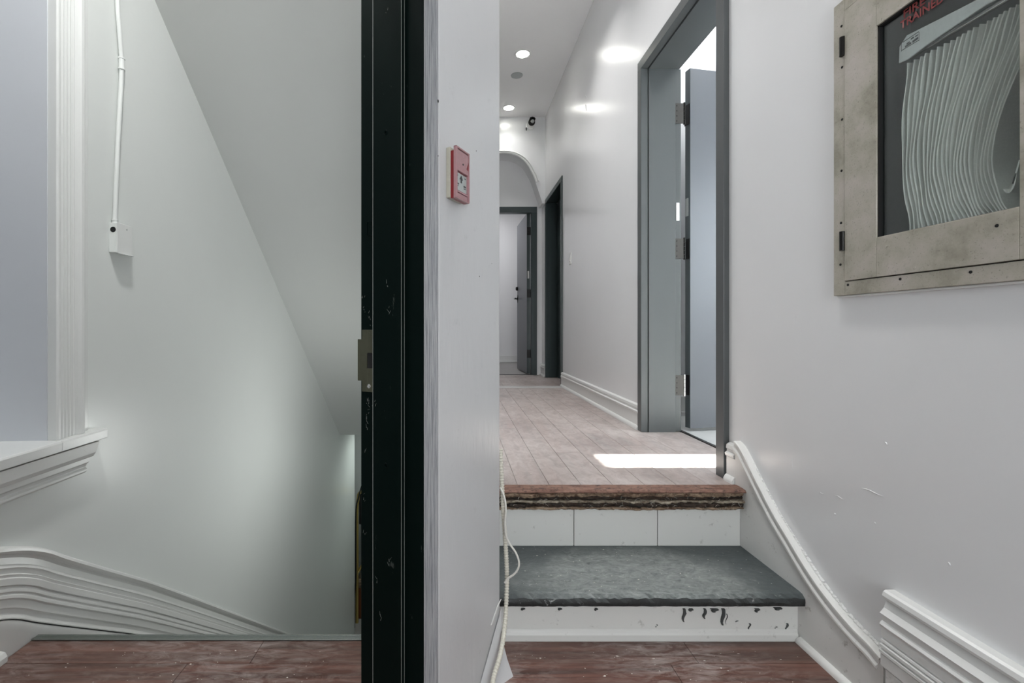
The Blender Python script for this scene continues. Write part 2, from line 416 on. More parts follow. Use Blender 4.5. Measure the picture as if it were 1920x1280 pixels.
wall_arch = struct(m.build('wall_arch', 'wall_gloss'))
mo = MB(); n2 = len(full); keep = full[6:-9]
rows = []
for i, (x, z) in enumerate(keep):
    a, b = keep[max(i-1, 0)], keep[min(i+1, len(keep)-1)]
    tx, tz = b[0]-a[0], b[1]-a[1]; L = math.hypot(tx, tz); nx, nz = -tz/L, tx/L
    if nz < 0: nx, nz = -nx, -nz
    rows.append([(x+nx*o, YEND-d, z+nz*o) for o, d in ((0, -0.002), (0, 0.016), (0.012, 0.022), (0.018, 0.012), (0.026, 0.012), (0.032, 0.024), (0.044, 0.020), (0.046, -0.002))])
mo.strip(rows, True); mo = mo.build('arch_moulding', 'trim', smooth=True); adopt(wall_arch, mo)

# --- far door wall and far room
FO = (0.16, 0.985, 2.545)
f = MB(); f.box(-0.95, FO[0], YFAR, YFAR+0.10, 0.3, CEIL); f.box(FO[1], 1.95, YFAR, YFAR+0.10, 0.3, CEIL); f.box(FO[0], FO[1], YFAR, YFAR+0.10, FO[2], CEIL)
struct(f.build('wall_far_door', 'wall_gloss'))
f = MB(); f.box(-0.9, 1.9, 8.42, 8.5, UP-0.05, 3.2); f.box(-0.9, -0.8, YFAR+0.1, 8.42, UP-0.05, 3.2); f.box(1.8, 1.9, YFAR+0.1, 8.42, UP-0.05, 3.2)
struct(f.build('wall_far_room', 'wall'))
struct(bx(-0.9, 1.9, YFAR+0.1, 8.5, 3.2, 3.25).build('ceiling_far_room', 'ceiling'))
struct(bx(-0.9, 1.9, YFAR+0.05, 8.5, UP-0.06, UP-0.003).build('floor_far_room', 'far_floor'))
f = MB(); f.box(-0.8, 1.8, 8.40, 8.42, UP, UP+0.13); f.box(-0.8, 1.8, 8.39, 8.42, UP, UP+0.03)
struct(f.build('baseboard_far_room', 'trim', bevel=0.004))
lamp('far_room_fill', (0.4, 7.4, 3.18), P_FAR, 0.3, (0.97, 0.97, 1))  # unseen lamp, added to light the far room

# --- side room behind the near door
f = MB(); RX1 = 3.45; RY0 = 0.6; RY1 = 3.32; WY0, WY1, WZ0, WZ1 = 0.80, 2.335, 1.15, 2.62
f.box(XB, RX1, RY1, RY1+0.1, UP-0.05, 3.4); f.box(XB, RX1, RY0-0.1, RY0, UP-0.05, 3.4)
f.box(RX1, RX1+0.1, RY0-0.1, WY0, UP-0.05, 3.4); f.box(RX1, RX1+0.1, WY1, RY1+0.1, UP-0.05, 3.4)
f.box(RX1, RX1+0.1, WY0, WY1, UP-0.05, WZ0); f.box(RX1, RX1+0.1, WY0, WY1, WZ1, 3.4)
struct(f.build('wall_side_room', 'wall'))
struct(bx(XB, RX1+0.1, RY0-0.1, RY1+0.1, 3.4, 3.5).build('ceiling_side_room', 'ceiling'))
struct(bx(1.345, RX1, RY0, RY1, UP-0.06, UP).build('floor_side_room', 'room_floor'))
struct(bx(1.330, 1.350, D1[0], D1[1], UP-0.01, UP+0.004).build('trim_2', 'black_metal'))
f = MB(); f.box(XB, RX1, RY1-0.018, RY1, UP, UP+0.14); f.box(XB, RX1, RY1-0.028, RY1, UP, UP+0.03)
struct(f.build('baseboard_side_room', 'trim', bevel=0.004))
win = struct(empty('window_1', (RX1, 1.7, WZ0)))
f = MB(); f.box(RX1+0.02, RX1+0.07, WY0, WY0+0.045, WZ0, WZ1); f.box(RX1+0.02, RX1+0.07, WY1-0.045, WY1, WZ0, WZ1)
f.box(RX1+0.02, RX1+0.07, WY0, WY1, WZ0, WZ0+0.05); f.box(RX1+0.02, RX1+0.07, WY0, WY1, WZ1-0.05, WZ1)
f.box(RX1, RX1+0.09, 1.78, 2.085, WZ0, WZ1)  # thick unseen post, added to trim the sun stripe on the floor
adopt(win, f.build('window_frame', 'casing', bevel=0.004), bx(RX1+0.042, RX1+0.047, WY0+0.04, WY1-0.04, WZ0+0.04, WZ1-0.04).build('glass_pane', 'window_glass'))
portal((RX1+0.12, (WY0+WY1)/2, (WZ0+WZ1)/2), WY1-WY0, WZ1-WZ0, (-1, 0, 0))
lamp('side_room_fill', (2.4, 1.8, 3.36), P_ROOM, 0.4, (0.93, 0.97, 1))  # unseen lamp added to brighten the side room
lamp('side_room_fill', (1.75, 3.12, 3.36), 9, 0.14, (0.97, 0.98, 1))  # second unseen lamp, added to lighten the pocket behind the door

# --- ceilings
c = MB(); c.box(-0.16, XB, 1.3, YFAR+0.1, CEIL, CEIL+0.1); c.box(-2.0, XB, -1.9, 1.3, CEIL, CEIL+0.1)
ceiling = struct(c.build('ceiling', 'ceiling'))
EX0, EX1, EZ1 = -0.15, 0.95, 2.25
f = MB(); f.box(-2.4, EX0, -1.9, -1.8, -0.1, CEIL); f.box(EX1, XB, -1.9, -1.8, -0.1, CEIL); f.box(EX0, EX1, -1.9, -1.8, EZ1, CEIL); f.box(EX0, EX1, -1.9, -1.8, -0.1, 0.0)
struct(f.build('wall_back', 'wall'))
# unseen glazed door added behind the camera to fill the vestibule with daylight
d5 = struct(empty('fill_door', (0.4, -1.85, 0)))
f = MB()
for a, b, c, d in ((EX0, EX0+0.13, 0, EZ1), (EX1-0.13, EX1, 0, EZ1), (EX0, EX1, 0, 0.28), (EX0, EX1, EZ1-0.13, EZ1)): f.box(a, b, -1.88, -1.83, c, d)
adopt(d5, f.build('door_leaf', 'frame_dark', bevel=0.003), bx(EX0+0.12, EX1-0.12, -1.858, -1.852, 0.27, EZ1-0.12).build('glass_pane', 'fill_glass'))
portal((0.4, -1.92, 1.2), EX1-EX0, EZ1, (0, 1, 0))
# sloping underside of the flight above the stairs
LY, LZ = 2.169, 2.516; SL = -0.817; EY, EZ = 5.575, -0.267; TZ = 3.42; TY = LY+(LZ-TZ)/(-SL)*1.0
TY = LY - (TZ-LZ)/0.817
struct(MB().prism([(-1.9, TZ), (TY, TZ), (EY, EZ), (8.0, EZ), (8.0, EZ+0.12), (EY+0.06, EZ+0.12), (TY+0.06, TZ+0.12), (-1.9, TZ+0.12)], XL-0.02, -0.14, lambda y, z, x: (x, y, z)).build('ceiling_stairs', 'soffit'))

# --- left wall of the stairwell with window opening
WLY0, WLY1, WLZ0, WLZ1 = 0.55, 1.600, 0.615, 2.75
l = MB(); XO = XL-0.34
l.box(XO, XL, WLY1, 6.38, -3.3, CEIL); l.box(XO, XL, -1.9, WLY0, -0.4, CEIL); l.box(XO, XL, WLY0, WLY1, -0.4, WLZ0); l.box(XO, XL, WLY0, WLY1, WLZ1, CEIL)
wall_left = struct(l.build('wall_left', 'wall_stair'))
# reveal lining (slightly splayed far cheek)
rv = MB().prism([(XL+0.001, WLY1-0.001), (XO+0.02, WLY1-0.034), (XO+0.02, WLY1+0.01), (XL+0.001, WLY1+0.004)], WLZ0, WLZ1, lambda x, y, z: (x, y, z))
struct(rv.build('trim_3', 'reveal'))
win2 = struct(empty('window_2', (XO, 1.07, WLZ0)))
f = MB()
for y0, y1, z0, z1 in ((WLY0, WLY0+0.06, WLZ0, WLZ1), (WLY1-0.09, WLY1-0.03, WLZ0, WLZ1), (WLY0, WLY1-0.03, WLZ0, WLZ0+0.07), (WLY0, WLY1-0.03, WLZ1-0.07, WLZ1), (WLY0, WLY1-0.03, 1.66, 1.72)):
    f.box(XO+0.01, XO+0.06, y0, y1, z0, z1)
adopt(win2, f.build('window_frame', 'casing', bevel=0.004), bx(XO+0.032, XO+0.036, WLY0+0.05, WLY1-0.08, WLZ0+0.06, WLZ1-0.06).build('glass_pane', 'dimming_glass'))
portal((XO-0.03, (WLY0+WLY1)/2, (WLZ0+WLZ1)/2), WLY1-WLY0, WLZ1-WLZ0, (1, 0, 0))
# basement lobby
f = MB(); f.box(-2.6, -0.1, 7.6, 7.7, -3.3, EZ); f.box(-2.7, -2.6, 6.38, 7.7, -3.3, EZ); f.box(-0.2, -0.1, 5.4, 7.7, -3.3, EZ); f.box(-2.6, XL-0.3, 6.38, 6.48, -3.3, EZ)
f.box(-0.152, -0.05, 1.40, 5.5, -3.4, 0.02); f.box(-2.2, XC, 1.40, 1.50, -3.4, -0.15)
struct(f.build('wall_basement', 'wall_stair'))
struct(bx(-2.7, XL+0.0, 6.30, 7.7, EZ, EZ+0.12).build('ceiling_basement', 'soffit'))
st = MB(); YS = 1.53; RUN, RISE, NST = 0.262, 0.20, 16
for i in range(NST-1):
    st.box(XL+0.03, -0.15, YS-0.02+RUN*i, YS+RUN*(i+1)+0.02, -3.4, -RISE*(i+1))
st.box(-2.65, -0.1, YS+RUN*(NST-1), 7.7, -RISE*NST-0.1, -RISE*NST+0.05)
struct(st.build('floor_stairs', 'far_floor'))

# --- lower floor: planks across
floor_low = struct(bx(-2.2, XW, -1.8, YS-0.005, -0.20, -0.004).build('floor_lower', 'seam'))
def plank(parent, x0, x1, y0, y1, zt, mat, th=0.010):
    o = bx(x0, x1, y0, y1, zt-th, zt).build('plank', mat, bevel=0.0008, seg=1); adopt(parent, o); return o
GP = 0.0006
ys = [1.502, 1.4005]
while ys[-1] > -0.9: ys.append(ys[-1]-0.126)
joint0 = [0.55, -0.80, 0.634, -0.45, 0.2, -0.1]
JN = {0: [-0.62, 0.72], 1: [-0.805, 0.634]}
for i in range(len(ys)-1):
    js = JN.get(i, [-0.55 + 0.41*((i*7) % 5)/5, 0.55 + 0.3*((i*3) % 4)/4])
    xs = [-1.366] + js + [XF]
    for a, b in zip(xs, xs[1:]): plank(floor_low, a+GP, b-GP, ys[i+1]+GP, ys[i]-GP, 0.0, 'lam_x')
# ribbed nosing strip at the head of the stairs
nm = MB()
for k in range(5): nm.box(-1.366, -0.16, 1.503+k*0.0056, 1.5064+k*0.0056, -0.02, 0.0035)
nose = struct(nm.build('trim_4', 'nosing_metal', bevel=0.0006))
adopt(nose, bx(-1.366, -0.16, 1.503, 1.531, -0.03, 0.0004).build('nosing_base', 'speckle'))

# --- upper floor: planks along
floor_up = struct(bx(XC, 1.33, 1.83, YFAR+0.1, UP-0.20, UP-0.004).build('floor_upper', 'seam'))
YT0, YT1 = 4.83, 4.98
xw = 0.1255; k = 0; x = XC
while x < XF-0.01:
    x1 = min(x+xw, XF); y = 1.835; first = 0.35 + ((k*5) % 7)/7*1.0
    cuts = [1.835]
    y = 1.835+first
    while y < YT0-0.2: cuts.append(y); y += 1.2
    cuts.append(YT0)
    for a, b in zip(cuts, cuts[1:]): plank(floor_up, x+GP, x1-GP, a+GP, b-GP, UP, 'lam_y')
    x = x1; k += 1
plank(floor_up, XF+GP, 1.328, D1[0]+0.03, D1[1]-0.06, UP, 'lam_y')
plank(floor_up, XF+GP, 1.28, D2[0]+0.03, D2[1]-0.06, UP, 'lam_y')
xx = XC; k = 0
while xx < XF-0.01:
    plank(floor_up, xx+GP, min(xx+xw, XF)-GP, YT1+GP, YFAR-0.01, UP, 'lam_y'); xx += xw
struct(MB().prism([(YT0, UP-0.01), (YT0, UP+0.002), (YT0+0.02, UP+0.007), (YT1-0.02, UP+0.007), (YT1, UP+0.002), (YT1, UP-0.01)], XC, XF, lambda y, z, x: (x, y, z)).build('floor_light_band', 'strip'))  # pale strip painted as a band of light across the floor
struct(bx(FO[0], FO[1], YFAR-0.01, YFAR+0.03, UP-0.02, UP+0.006).build('trim_6', 'black_metal'))

# ================================================================== STEPS
steps = tag(empty('entry_steps', (0.6, 1.5, 0)), 'two short steps with a worn slate-grey tread and a torn wooden upper nosing', 'steps')
Y1R, Y1N, Y2R, Y2N = 1.507, 1.472, 1.812, 1.775
ZT1 = 0.160
# slate tread: slab with chipped rounded front edge
rows = []; NX = 70
for i in range(NX+1):
    x = XC+(XF+0.012-XC)*i/NX
    j = lambda a: a*(random.random()-0.5)
    rows.append([(x, Y2R+0.02, ZT1), (x, Y1N+0.030, ZT1+j(.0015)), (x, Y1N+0.016+j(.008), ZT1-0.001+j(.002)), (x, Y1N+0.004+j(.004), ZT1-0.010+j(.004)), (x, Y1N+j(.003), ZT1-0.022+j(.003)),
                 (x, Y1N+0.003+j(.003), ZT1-0.034), (x, Y1N+0.014, ZT1-0.040+j(.003)), (x, Y1R+0.03, ZT1-0.040), (x, Y2R+0.02, ZT1-0.040)])
adopt(steps, MB().strip(rows, True).build('slate_tread', 'slate', smooth=True))
# lower riser with a fillet strip above and a moulded base
adopt(steps, bx(XC, XF, Y1R, Y1R+0.03, 0, ZT1-0.038).build('riser', 'riser'),
      bx(XC, XF, Y1R-0.005, Y1R, ZT1-0.052, ZT1-0.040).build('riser_fillet', 'trim_scuffed', bevel=0.001),
      MB().prism([(Y1R, 0), (Y1R-0.010, 0), (Y1R-0.010, 0.020), (Y1R-0.006, 0.026), (Y1R-0.004, 0.032), (Y1R, 0.036)], XC+0.03, XF-0.004, lambda y, z, x: (x, y, z)).build('riser_base', 'riser', bevel=0.0015))
# upper riser: three boards with open joints
bxs = [XC, on_y(1076, 1000, Y2R)[0], on_y(1233, 1000, Y2R)[0], XF]
for a, b in zip(bxs, bxs[1:]):
    adopt(steps, bx(a+0.0012, b-0.0012, Y2R, Y2R+0.02, ZT1, UP-0.070).build('riser_board', 'riser', bevel=0.0012))
adopt(steps, bx(XC, XF, Y2R+0.012, Y2R+0.03, ZT1, UP-0.02).build('riser_backing', 'void'))
# upper nosing: laminate strip over torn old layers
adopt(steps, MB().prism([(1.840, UP+0.004), (1.800, UP+0.004), (Y2N+0.006, UP+0.003), (Y2N, UP-0.003), (Y2N+0.001, UP-0.007), (Y2N+0.006, UP-0.009), (1.840, UP-0.009)], XC, XF+0.010, lambda y, z, x: (x, y, z)).build('laminate_nosing', 'wood_nosing', bevel=0.0015))
def torn(z0, z1, yb, amp, mat, name, seed):
    rnd = random.Random(seed); rows = []; n = 110; wob = 0
    for i in range(n+1):
        x = XC+(XF+0.004-XC)*i/n; wob = 0.75*wob+amp*(rnd.random()-0.5)
        y0 = yb+wob; h = (z1-z0)
        rows.append([(x, Y2R+0.03, z1), (x, y0+0.004*rnd.random(), z1+0.002*(rnd.random()-.5)), (x, y0-0.004*rnd.random(), z0+h*(0.45+0.3*rnd.random())), (x, y0+0.004*rnd.random(), z0+h*0.2*rnd.random()), (x, y0+0.01, z0+0.003*(rnd.random()-.5)), (x, Y2R+0.03, z0)])
    adopt(steps, MB().strip(rows, True).build(name, mat))
torn(UP-0.026, UP-0.010, Y2N+0.006, 0.012, 'wood_raw', 'torn_layer', 1)
torn(UP-0.041, UP-0.026, Y2N+0.020, 0.008, 'wood_raw_dark', 'torn_layer', 2)
torn(UP-0.050, UP-0.040, Y2N+0.008, 0.014, 'wood_cream', 'torn_layer', 3)
torn(UP-0.067, UP-0.050, Y2N+0.016, 0.012, 'wood_raw_dark', 'torn_layer', 4)
torn(UP-0.076, UP-0.066, Y2N+0.012, 0.007, 'wood_raw', 'torn_layer', 5)
# hanging fibres and black paint runs
fb = MB(); rnd = random.Random(11)
for i in range(90):
    x = XC+0.03+rnd.random()*(XF-XC-0.04); z = UP-0.02-rnd.random()*0.055; y = Y2N+0.004+0.004*rnd.random(); l_ = 0.004+rnd.random()*0.012; a = rnd.random()*6.3
    p0 = Vector((x, y, z)); p1 = p0+Vector((math.cos(a)*l_, -0.002*rnd.random(), math.sin(a)*l_*0.6-0.003)); p2 = p1+Vector((math.cos(a+1)*l_*.6, 0.001, -l_*.5))
    fb.tube([p0, p1, p2], 0.0003, 3)
fo = fb.build('fibres', 'flake'); fo['kind'] = 'stuff'; adopt(steps, fo)
fb = MB()
runs = [(1283, 1142, 1166, 5), (1322, 1142, 1160, 5), (1356, 1142, 1172, 6), (1296, 1142, 1146, 8), (1340, 1142, 1148, 12), (1420, 1142, 1148, 8), (1405, 1168, 1180, 4), (1475, 1168, 1182, 5), (1362, 1150, 1170, 2), (1231, 1170, 1176, 2), (1381, 1163, 1166, 4), (1455, 1174, 1178, 3), (1050, 1141, 1144, 6), (1118, 1141, 1145, 4), (980, 1141, 1144, 6), (1460, 1140, 1144, 14)]
for u, v0, v1, wd in runs:
    n = 6; yy = Y1R-0.0008; pl = []
    for i in range(n+1):
        k_ = i/n; pl.append((u+wd*(0.5-0.3*k_)*(0.7+0.6*rnd.random())+2*math.sin(i), v0+(v1-v0)*k_))
    for i in range(n, -1, -1):
        k_ = i/n; pl.append((u-wd*(0.5-0.3*k_)*(0.7+0.6*rnd.random())+2*math.sin(i), v0+(v1-v0)*k_))
    yq = yy-0.006 if v0 < 1150 else yy
    pts = [on_y(a, b, yq) for a, b in pl]
    fb.prism([(p[0], p[2]) for p in pts], yq-0.0005, yy+0.0002, lambda x_, z_, h: (x_, h, z_))
fo = fb.build('paint_runs', 'ink'); fo['kind'] = 'stuff'; adopt(steps, fo)

# --- right stringer beside the steps
SP = [(1377, 826), (1390, 842), (1420, 902), (1450, 960), (1480, 1010), (1510, 1060), (1540, 1104), (1570, 1142), (1600, 1176), (1630, 1206), (1652, 1232)]
top = [on_x(u, v, XF-0.004)[1:] for u, v in SP]; top = [(p[1], p[2]) for p in smooth_path([(0, a, b) for a, b in top], 4)]
string = struct(empty('baseboard_stringer', (XW, 1.5, 0)))
m = MB(); n = len(top)
# board under the cap
for i in range(n-1):
    (ya, za), (yb, zb) = top[i], top[i+1]
    m.add([(xx, y_, z_) for xx in (XF, XW+0.001) for y_, z_ in ((ya, 0), (yb, 0), (yb, zb-0.01), (ya, za-0.01))], [(0, 1, 2, 3), (4, 5, 6, 7), (3, 2, 6, 7)])
m.box(XF, XW+0.001, top[-1][0]-0.002, top[-1][0], 0, top[-1][1]-0.01); m.box(XF, XW+0.001, top[0][0], top[0][0]+0.003, UP, top[0][1]-0.01)
adopt(string, m.build('board', 'trim_scuffed'))
def sweep(path, prof, X, sgn, name, mat, parent=None, smooth=True):
    """path (y, z) in a wall plane, prof (distance below the path, projection from the wall)"""
    rows = []; n = len(path)
    for i, (y, z) in enumerate(path):
        a, b = path[max(i-1, 0)], path[min(i+1, n-1)]; ty, tz = b[0]-a[0], b[1]-a[1]; L = math.hypot(ty, tz); ty /= L; tz /= L
        ny, nz = -tz, ty
        if nz > 0: ny, nz = -ny, -nz
        rows.append([(X+sgn*d, y+ny*o, z+nz*o) for o, d in prof])
    o = MB().strip(rows, True).build(name, mat, smooth=smooth, sharp=17)
    if parent: adopt(parent, o)
    return o
sweep(top, [(0.0, 0.0), (0.0, 0.023), (0.003, 0.027), (0.009, 0.0275), (0.012, 0.0225), (0.026, 0.0235), (0.033, 0.0275), (0.039, 0.0275), (0.042, 0.0235), (0.048, 0.0215), (0.05, 0.0)], XW, -1, 'cap_moulding', 'trim_scuffed', string)
# ragged caulk along the cap
ck = MB(); rnd = random.Random(5)
for i in range(6, n-1):
    y_, z_ = top[i]
    for _ in range(5):
        k_ = rnd.random(); ya = y_+(top[i+1][0]-y_)*k_; za = z_+(top[i+1][1]-z_)*k_; s_ = 0.002+0.005*rnd.random()
        if i < 18: s_ *= 0.5
        ck.lathe([(0.0005, -s_), (s_*0.9, -s_*.4), (s_, s_*0.3), (0.0005, s_)], (XW-0.004, ya, za+0.002), 'z', 5)
co = ck.build('caulk', 'trim'); co['kind'] = 'stuff'; adopt(string, co)
# quarter-round on the lower floor
adopt(string, MB().prism([(XF, 0), (XF-0.017, 0), (XF-0.016, 0.008), (XF-0.010, 0.015), (XF, 0.018)], 1.20, Y1R-0.012, lambda x, z, y: (x, y, z)).build('shoe_moulding', 'trim_scuffed', smooth=True))

# --- big moulded baseboard on the near right wall
YB0 = on_x(1650, 1100, XW-0.036)[1]
prof = [(0, 0), (0, .022), (.004, .028), (.014, .031), (.020, .030), (.024, .024), (.0275, .019), (.031, .021), (.045, .026), (.055, .034), (.058, .037), (.060, .031), (.078, .030), (.080, .034), (.086, .038), (.092, .036), (.094, .031), (.100, .033), (.119, .033), (.121, .023),
        (.124, .034), (.130, .035), (.133, .024), (.136, .038), (.144, .038), (.147, .025), (.150, .039), (.157, .039), (.160, .026), (.162, .035), (.190, .035), (.192, .028), (.200, .026), (.200, 0)]
bpath = [(YB0-0.002*i if i == 0 else YB0-(YB0+0.9)*i/6, 0.3345) for i in range(7)]
bb = struct(empty('baseboard_right', (XW, 0.2, 0)))
sweep(bpath, prof, XW, -1, 'moulded_board', 'trim', bb)
adopt(bb, bx(XW-0.028, XW+0.001, -0.9, YB0-0.004, 0, 0.1365).build('plinth_board', 'trim_scuffed', bevel=0.003),
      MB().prism([(XW-0.030, 0), (XW-0.052, 0), (XW-0.052, 0.03), (XW-0.046, 0.045), (XW-0.030, 0.055)], -0.9, YB0+0.006, lambda x, z, y: (x, y, z)).build('shoe_moulding', 'trim', smooth=True))

# --- corridor baseboards
BP = [(XW+0.001, 0), (XW-0.030, 0), (XW-0.030, 0.010), (XW-0.022, 0.024), (XW-0.017, 0.026), (XW-0.017, 0.098), (XW-0.022, 0.102), (XW-0.024, 0.112), (XW-0.016, 0.118), (XW-0.015, 0.126), (XW-0.019, 0.132), (XW-0.017, 0.146), (XW-0.006, 0.153), (XW+0.001, 0.153)]
for i, (ya, yb) in enumerate(((2.84, 4.965), (5.925, YFAR), (1.853, 1.912))):
    o = MB().prism(BP, ya, yb, lambda x, z, y: (x, y, z+UP)).build('baseboard_corridor_%d' % (i+1), 'trim', smooth=True); struct(o)

# --- left skirting: moulding that eases down into the stairs
LP = [(-160, 1070), (-90, 1043), (-40, 1032), (0, 1027), (30, 1024), (65, 1024), (100, 1030), (134, 1042), (200, 1062), (250, 1077), (300, 1093), (390, 1127), (480, 1162), (560, 1193)]
XS = XL+0.034
lp = [on_x(u, v, XS)[1:] for u, v in LP]; lp = [(-0.55, 0.398), (0.5, 0.398), (0.95, 0.397)] + lp
lp = [(p[1], p[2]) for p in smooth_path([(0, a, b) for a, b in lp], 6)]
sk = struct(empty('baseboard_left', (XL, 1.5, 0)))
prof2 = [(0, 0), (0, 0.022), (0.005, 0.032), (0.013, 0.034), (0.020, 0.028), (0.024, 0.018), (0.032, 0.015), (0.050, 0.020), (0.060, 0.029), (0.063, 0.025), (0.076, 0.024), (0.079, 0.031), (0.087, 0.029), (0.090, 0.034), (0.108, 0.035), (0.111, 0.028), (0.118, 0.033), (0.126, 0.034), (0.130, 0.029),
         (0.136, 0.034), (0.144, 0.035), (0.148, 0.029), (0.170, 0.030), (0.174, 0.024), (0.185, 0.022), (0.197, 0.034), (0.200, 0.034), (0.200, 0)]
sweep(lp, prof2, XL, 1, 'moulded_skirting', 'trim', sk)
m = MB(); low = []
for i, (y, z) in enumerate(lp):
    a, b = lp[max(i-1, 0)], lp[min(i+1, len(lp)-1)]; ty, tz = b[0]-a[0], b[1]-a[1]; L = math.hypot(ty, tz); low.append((y-abs(tz)/L*0.204, z-abs(ty)/L*0.204))
pts = [(y, z) for y, z in low]
rows = [[(XL+0.0, y, z), (XL+0.031, y, z), (XL+0.034, y, z-0.012), (XL+0.030, y, z-0.030), (XL+0.030, y, z-0.5), (XL, y, z-0.5)] for y, z in pts]
m.strip(rows, True); adopt(sk, m.build('stringer_board', 'trim', smooth=True))
adopt(sk, MB().prism([(XL+0.028, 0), (XL+0.052, 0), (XL+0.052, 0.018), (XL+0.045, 0.030), (XL+0.028, 0.034)], -0.6, 1.408, lambda x, z, y: (x, y, z)).build('shoe_moulding', 'trim', bevel=0.003))

# --- window casing, sill and apron on the left wall
cas = struct(empty('trim_7', (XL, 1.68, WLZ0)))
fl = [(1.602, 0.0), (1.602, 0.030), (1.606, 0.035), (1.615, 0.035), (1.618, 0.027), (1.621, 0.027), (1.625, 0.034), (1.630, 0.034), (1.634, 0.024), (1.637, 0.020), (1.641, 0.020), (1.645, 0.029), (1.650, 0.029), (1.653, 0.019), (1.657, 0.019), (1.661, 0.028), (1.666, 0.028), (1.669, 0.018), (1.673, 0.018), (1.677, 0.028), (1.682, 0.028), (1.685, 0.019), (1.689, 0.019),
      (1.695, 0.030), (1.704, 0.036), (1.716, 0.037), (1.722, 0.033), (1.725, 0.022), (1.726, 0.012), (1.762, 0.012), (1.762, 0.0)]
adopt(cas, MB().prism(fl, WLZ0+0.002, 3.4, lambda y, d, z: (XL+d, y, z)).build('fluted_casing', 'casing', bevel=0.0012))
sill = struct(empty('trim_8', (XL, 1.2, 0.5)))
adopt(sill, MB().prism([(XO+0.03, WLZ0-0.01), (XO+0.03, WLZ0+0.005), (XL+0.050, WLZ0+0.001), (XL+0.054, WLZ0-0.006), (XL+0.052, WLZ0-0.036), (XL, WLZ0-0.038)], 0.4, 1.600, lambda x, z, y: (x, y, z)).build('sill_board', 'casing', bevel=0.002),
      MB().prism([(XL, WLZ0+0.002), (XL+0.050, WLZ0+0.001), (XL+0.054, WLZ0-0.006), (XL+0.052, WLZ0-0.036), (XL, WLZ0-0.038)], 1.600, 1.808, lambda x, z, y: (x, y, z)).build('sill_horn', 'casing', bevel=0.002),
      MB().prism([(XL, WLZ0-0.040), (XL+0.050, WLZ0-0.040), (XL+0.046, WLZ0-0.078), (XL+0.040, WLZ0-0.092), (XL+0.030, WLZ0-0.094), (XL+0.030, WLZ0-0.112), (XL+0.024, WLZ0-0.116), (XL+0.020, WLZ0-0.128), (XL+0.029, WLZ0-0.134), (XL+0.030, WLZ0-0.142), (XL+0.022, WLZ0-0.149), (XL, WLZ0-0.150)], 0.4, 1.772, lambda x, z, y: (x, y-(WLZ0-0.04-z)*0.35*(y > 1), z)).build('apron_moulding', 'trim', bevel=0.0015))

# ================================================================== BLACK DOOR FRAME ON THE PIER
dr = struct(empty('door_1', pier(0, -0.13, 0)))
# sections measured along the reveal: corridor edge -> stair edge
s_ = lambda u: (lambda k: (N0.x-k*N0.y)/(0.8771+0.4804*k))((u-VPX)/FPX)     # depth of a pixel column on the reveal plane
sA, sB, sC, sD = s_(795), s_(760), s_(708), s_(678)
ST = 0.016
prof = [(0.012, -sA), (-0.001, -sA), (-0.001, -sB), (-ST, -sB), (-ST, -sC-0.002), (-0.002, -sC-0.002), (-0.002, -sD), (0.05, -sD), (0.05, -sD+0.002), (0.012, -sD+0.002)]
adopt(dr, MB().prism(prof, 0, DHEAD, lambda t, p, z: pier(t, p, z)).build('jamb', 'frame_black', bevel=0.0015),
      MB().prism([(-DOORW-t, p) for t, p in prof], 0, DHEAD, lambda t, p, z: pier(t, p, z)).build('jamb', 'frame_black', bevel=0.0015),
      MB().prism([(DHEAD+t-0.04, p) for t, p in prof], -DOORW, 0.0, lambda z, p, t: pier(t, p, z)).build('head', 'frame_black', bevel=0.0015))
# strike plate with its lip, latch hole and screws
sp = lambda u: -s_(u)
def jz(v, u=690): q = N0 - Nn*s_(u); return CAM_Z-(v-VPY)/FPX*q.y
z0, z1 = jz(734), jz(618)
tp = -0.004
hz0, hz1, hu0, hu1 = jz(690), jz(661), sp(690), sp(703.5)
pm = MB(); pa, pb = sp(680.5), sp(706)
for a, b, c, d in ((pa, hu0, z0, z1), (hu1, pb, z0, z1), (hu0, hu1, z0, hz0), (hu0, hu1, hz1, z1)):
    pm.box(a, b, 0, 1, c, d, fn=lambda p, h, z: pier(tp+h*0.002, p, z))
plate = pm.build('strike_plate', 'strike', bevel=0.0004); adopt(dr, plate)
zl0, zl1 = jz(714), jz(636)
lip = MB().prism([(pa+0.001, tp), (pa-0.006, tp), (pa-0.012, tp-0.002), (pa-0.015, tp+0.003), (pa-0.0125, tp+0.004), (pa-0.011, tp+0.001), (pa-0.006, tp+0.002), (pa+0.001, tp+0.002)], zl0, zl1, lambda p, t, z: pier(t, p, z)).build('strike_lip', 'strike', bevel=0.0004)
hole = MB().box(hu0-.001, hu1+.001, 0, 1, hz0-.001, hz1+.001, fn=lambda p, h, z: pier(tp+0.0012+h*0.001, p, z)).build('latch_hole', 'void')
adopt(dr, lip, hole)
for v, mt in ((627, 'strike'), (723, 'chrome')):
    zc = jz(v); pc = sp(694)
    mm = MB()
    rowsx = []
    for rr, hh in ((0.0055, 0.0), (0.0055, 0.0010), (0.003, 0.0014), (0.0010, 0.0006)):
        rowsx.append([pier(tp-hh, pc+rr*math.cos(a*PI/6), zc+rr*math.sin(a*PI/6)) for a in range(12)])
    mm.strip(rowsx, True); adopt(dr, mm.build('screw', mt, smooth=True))
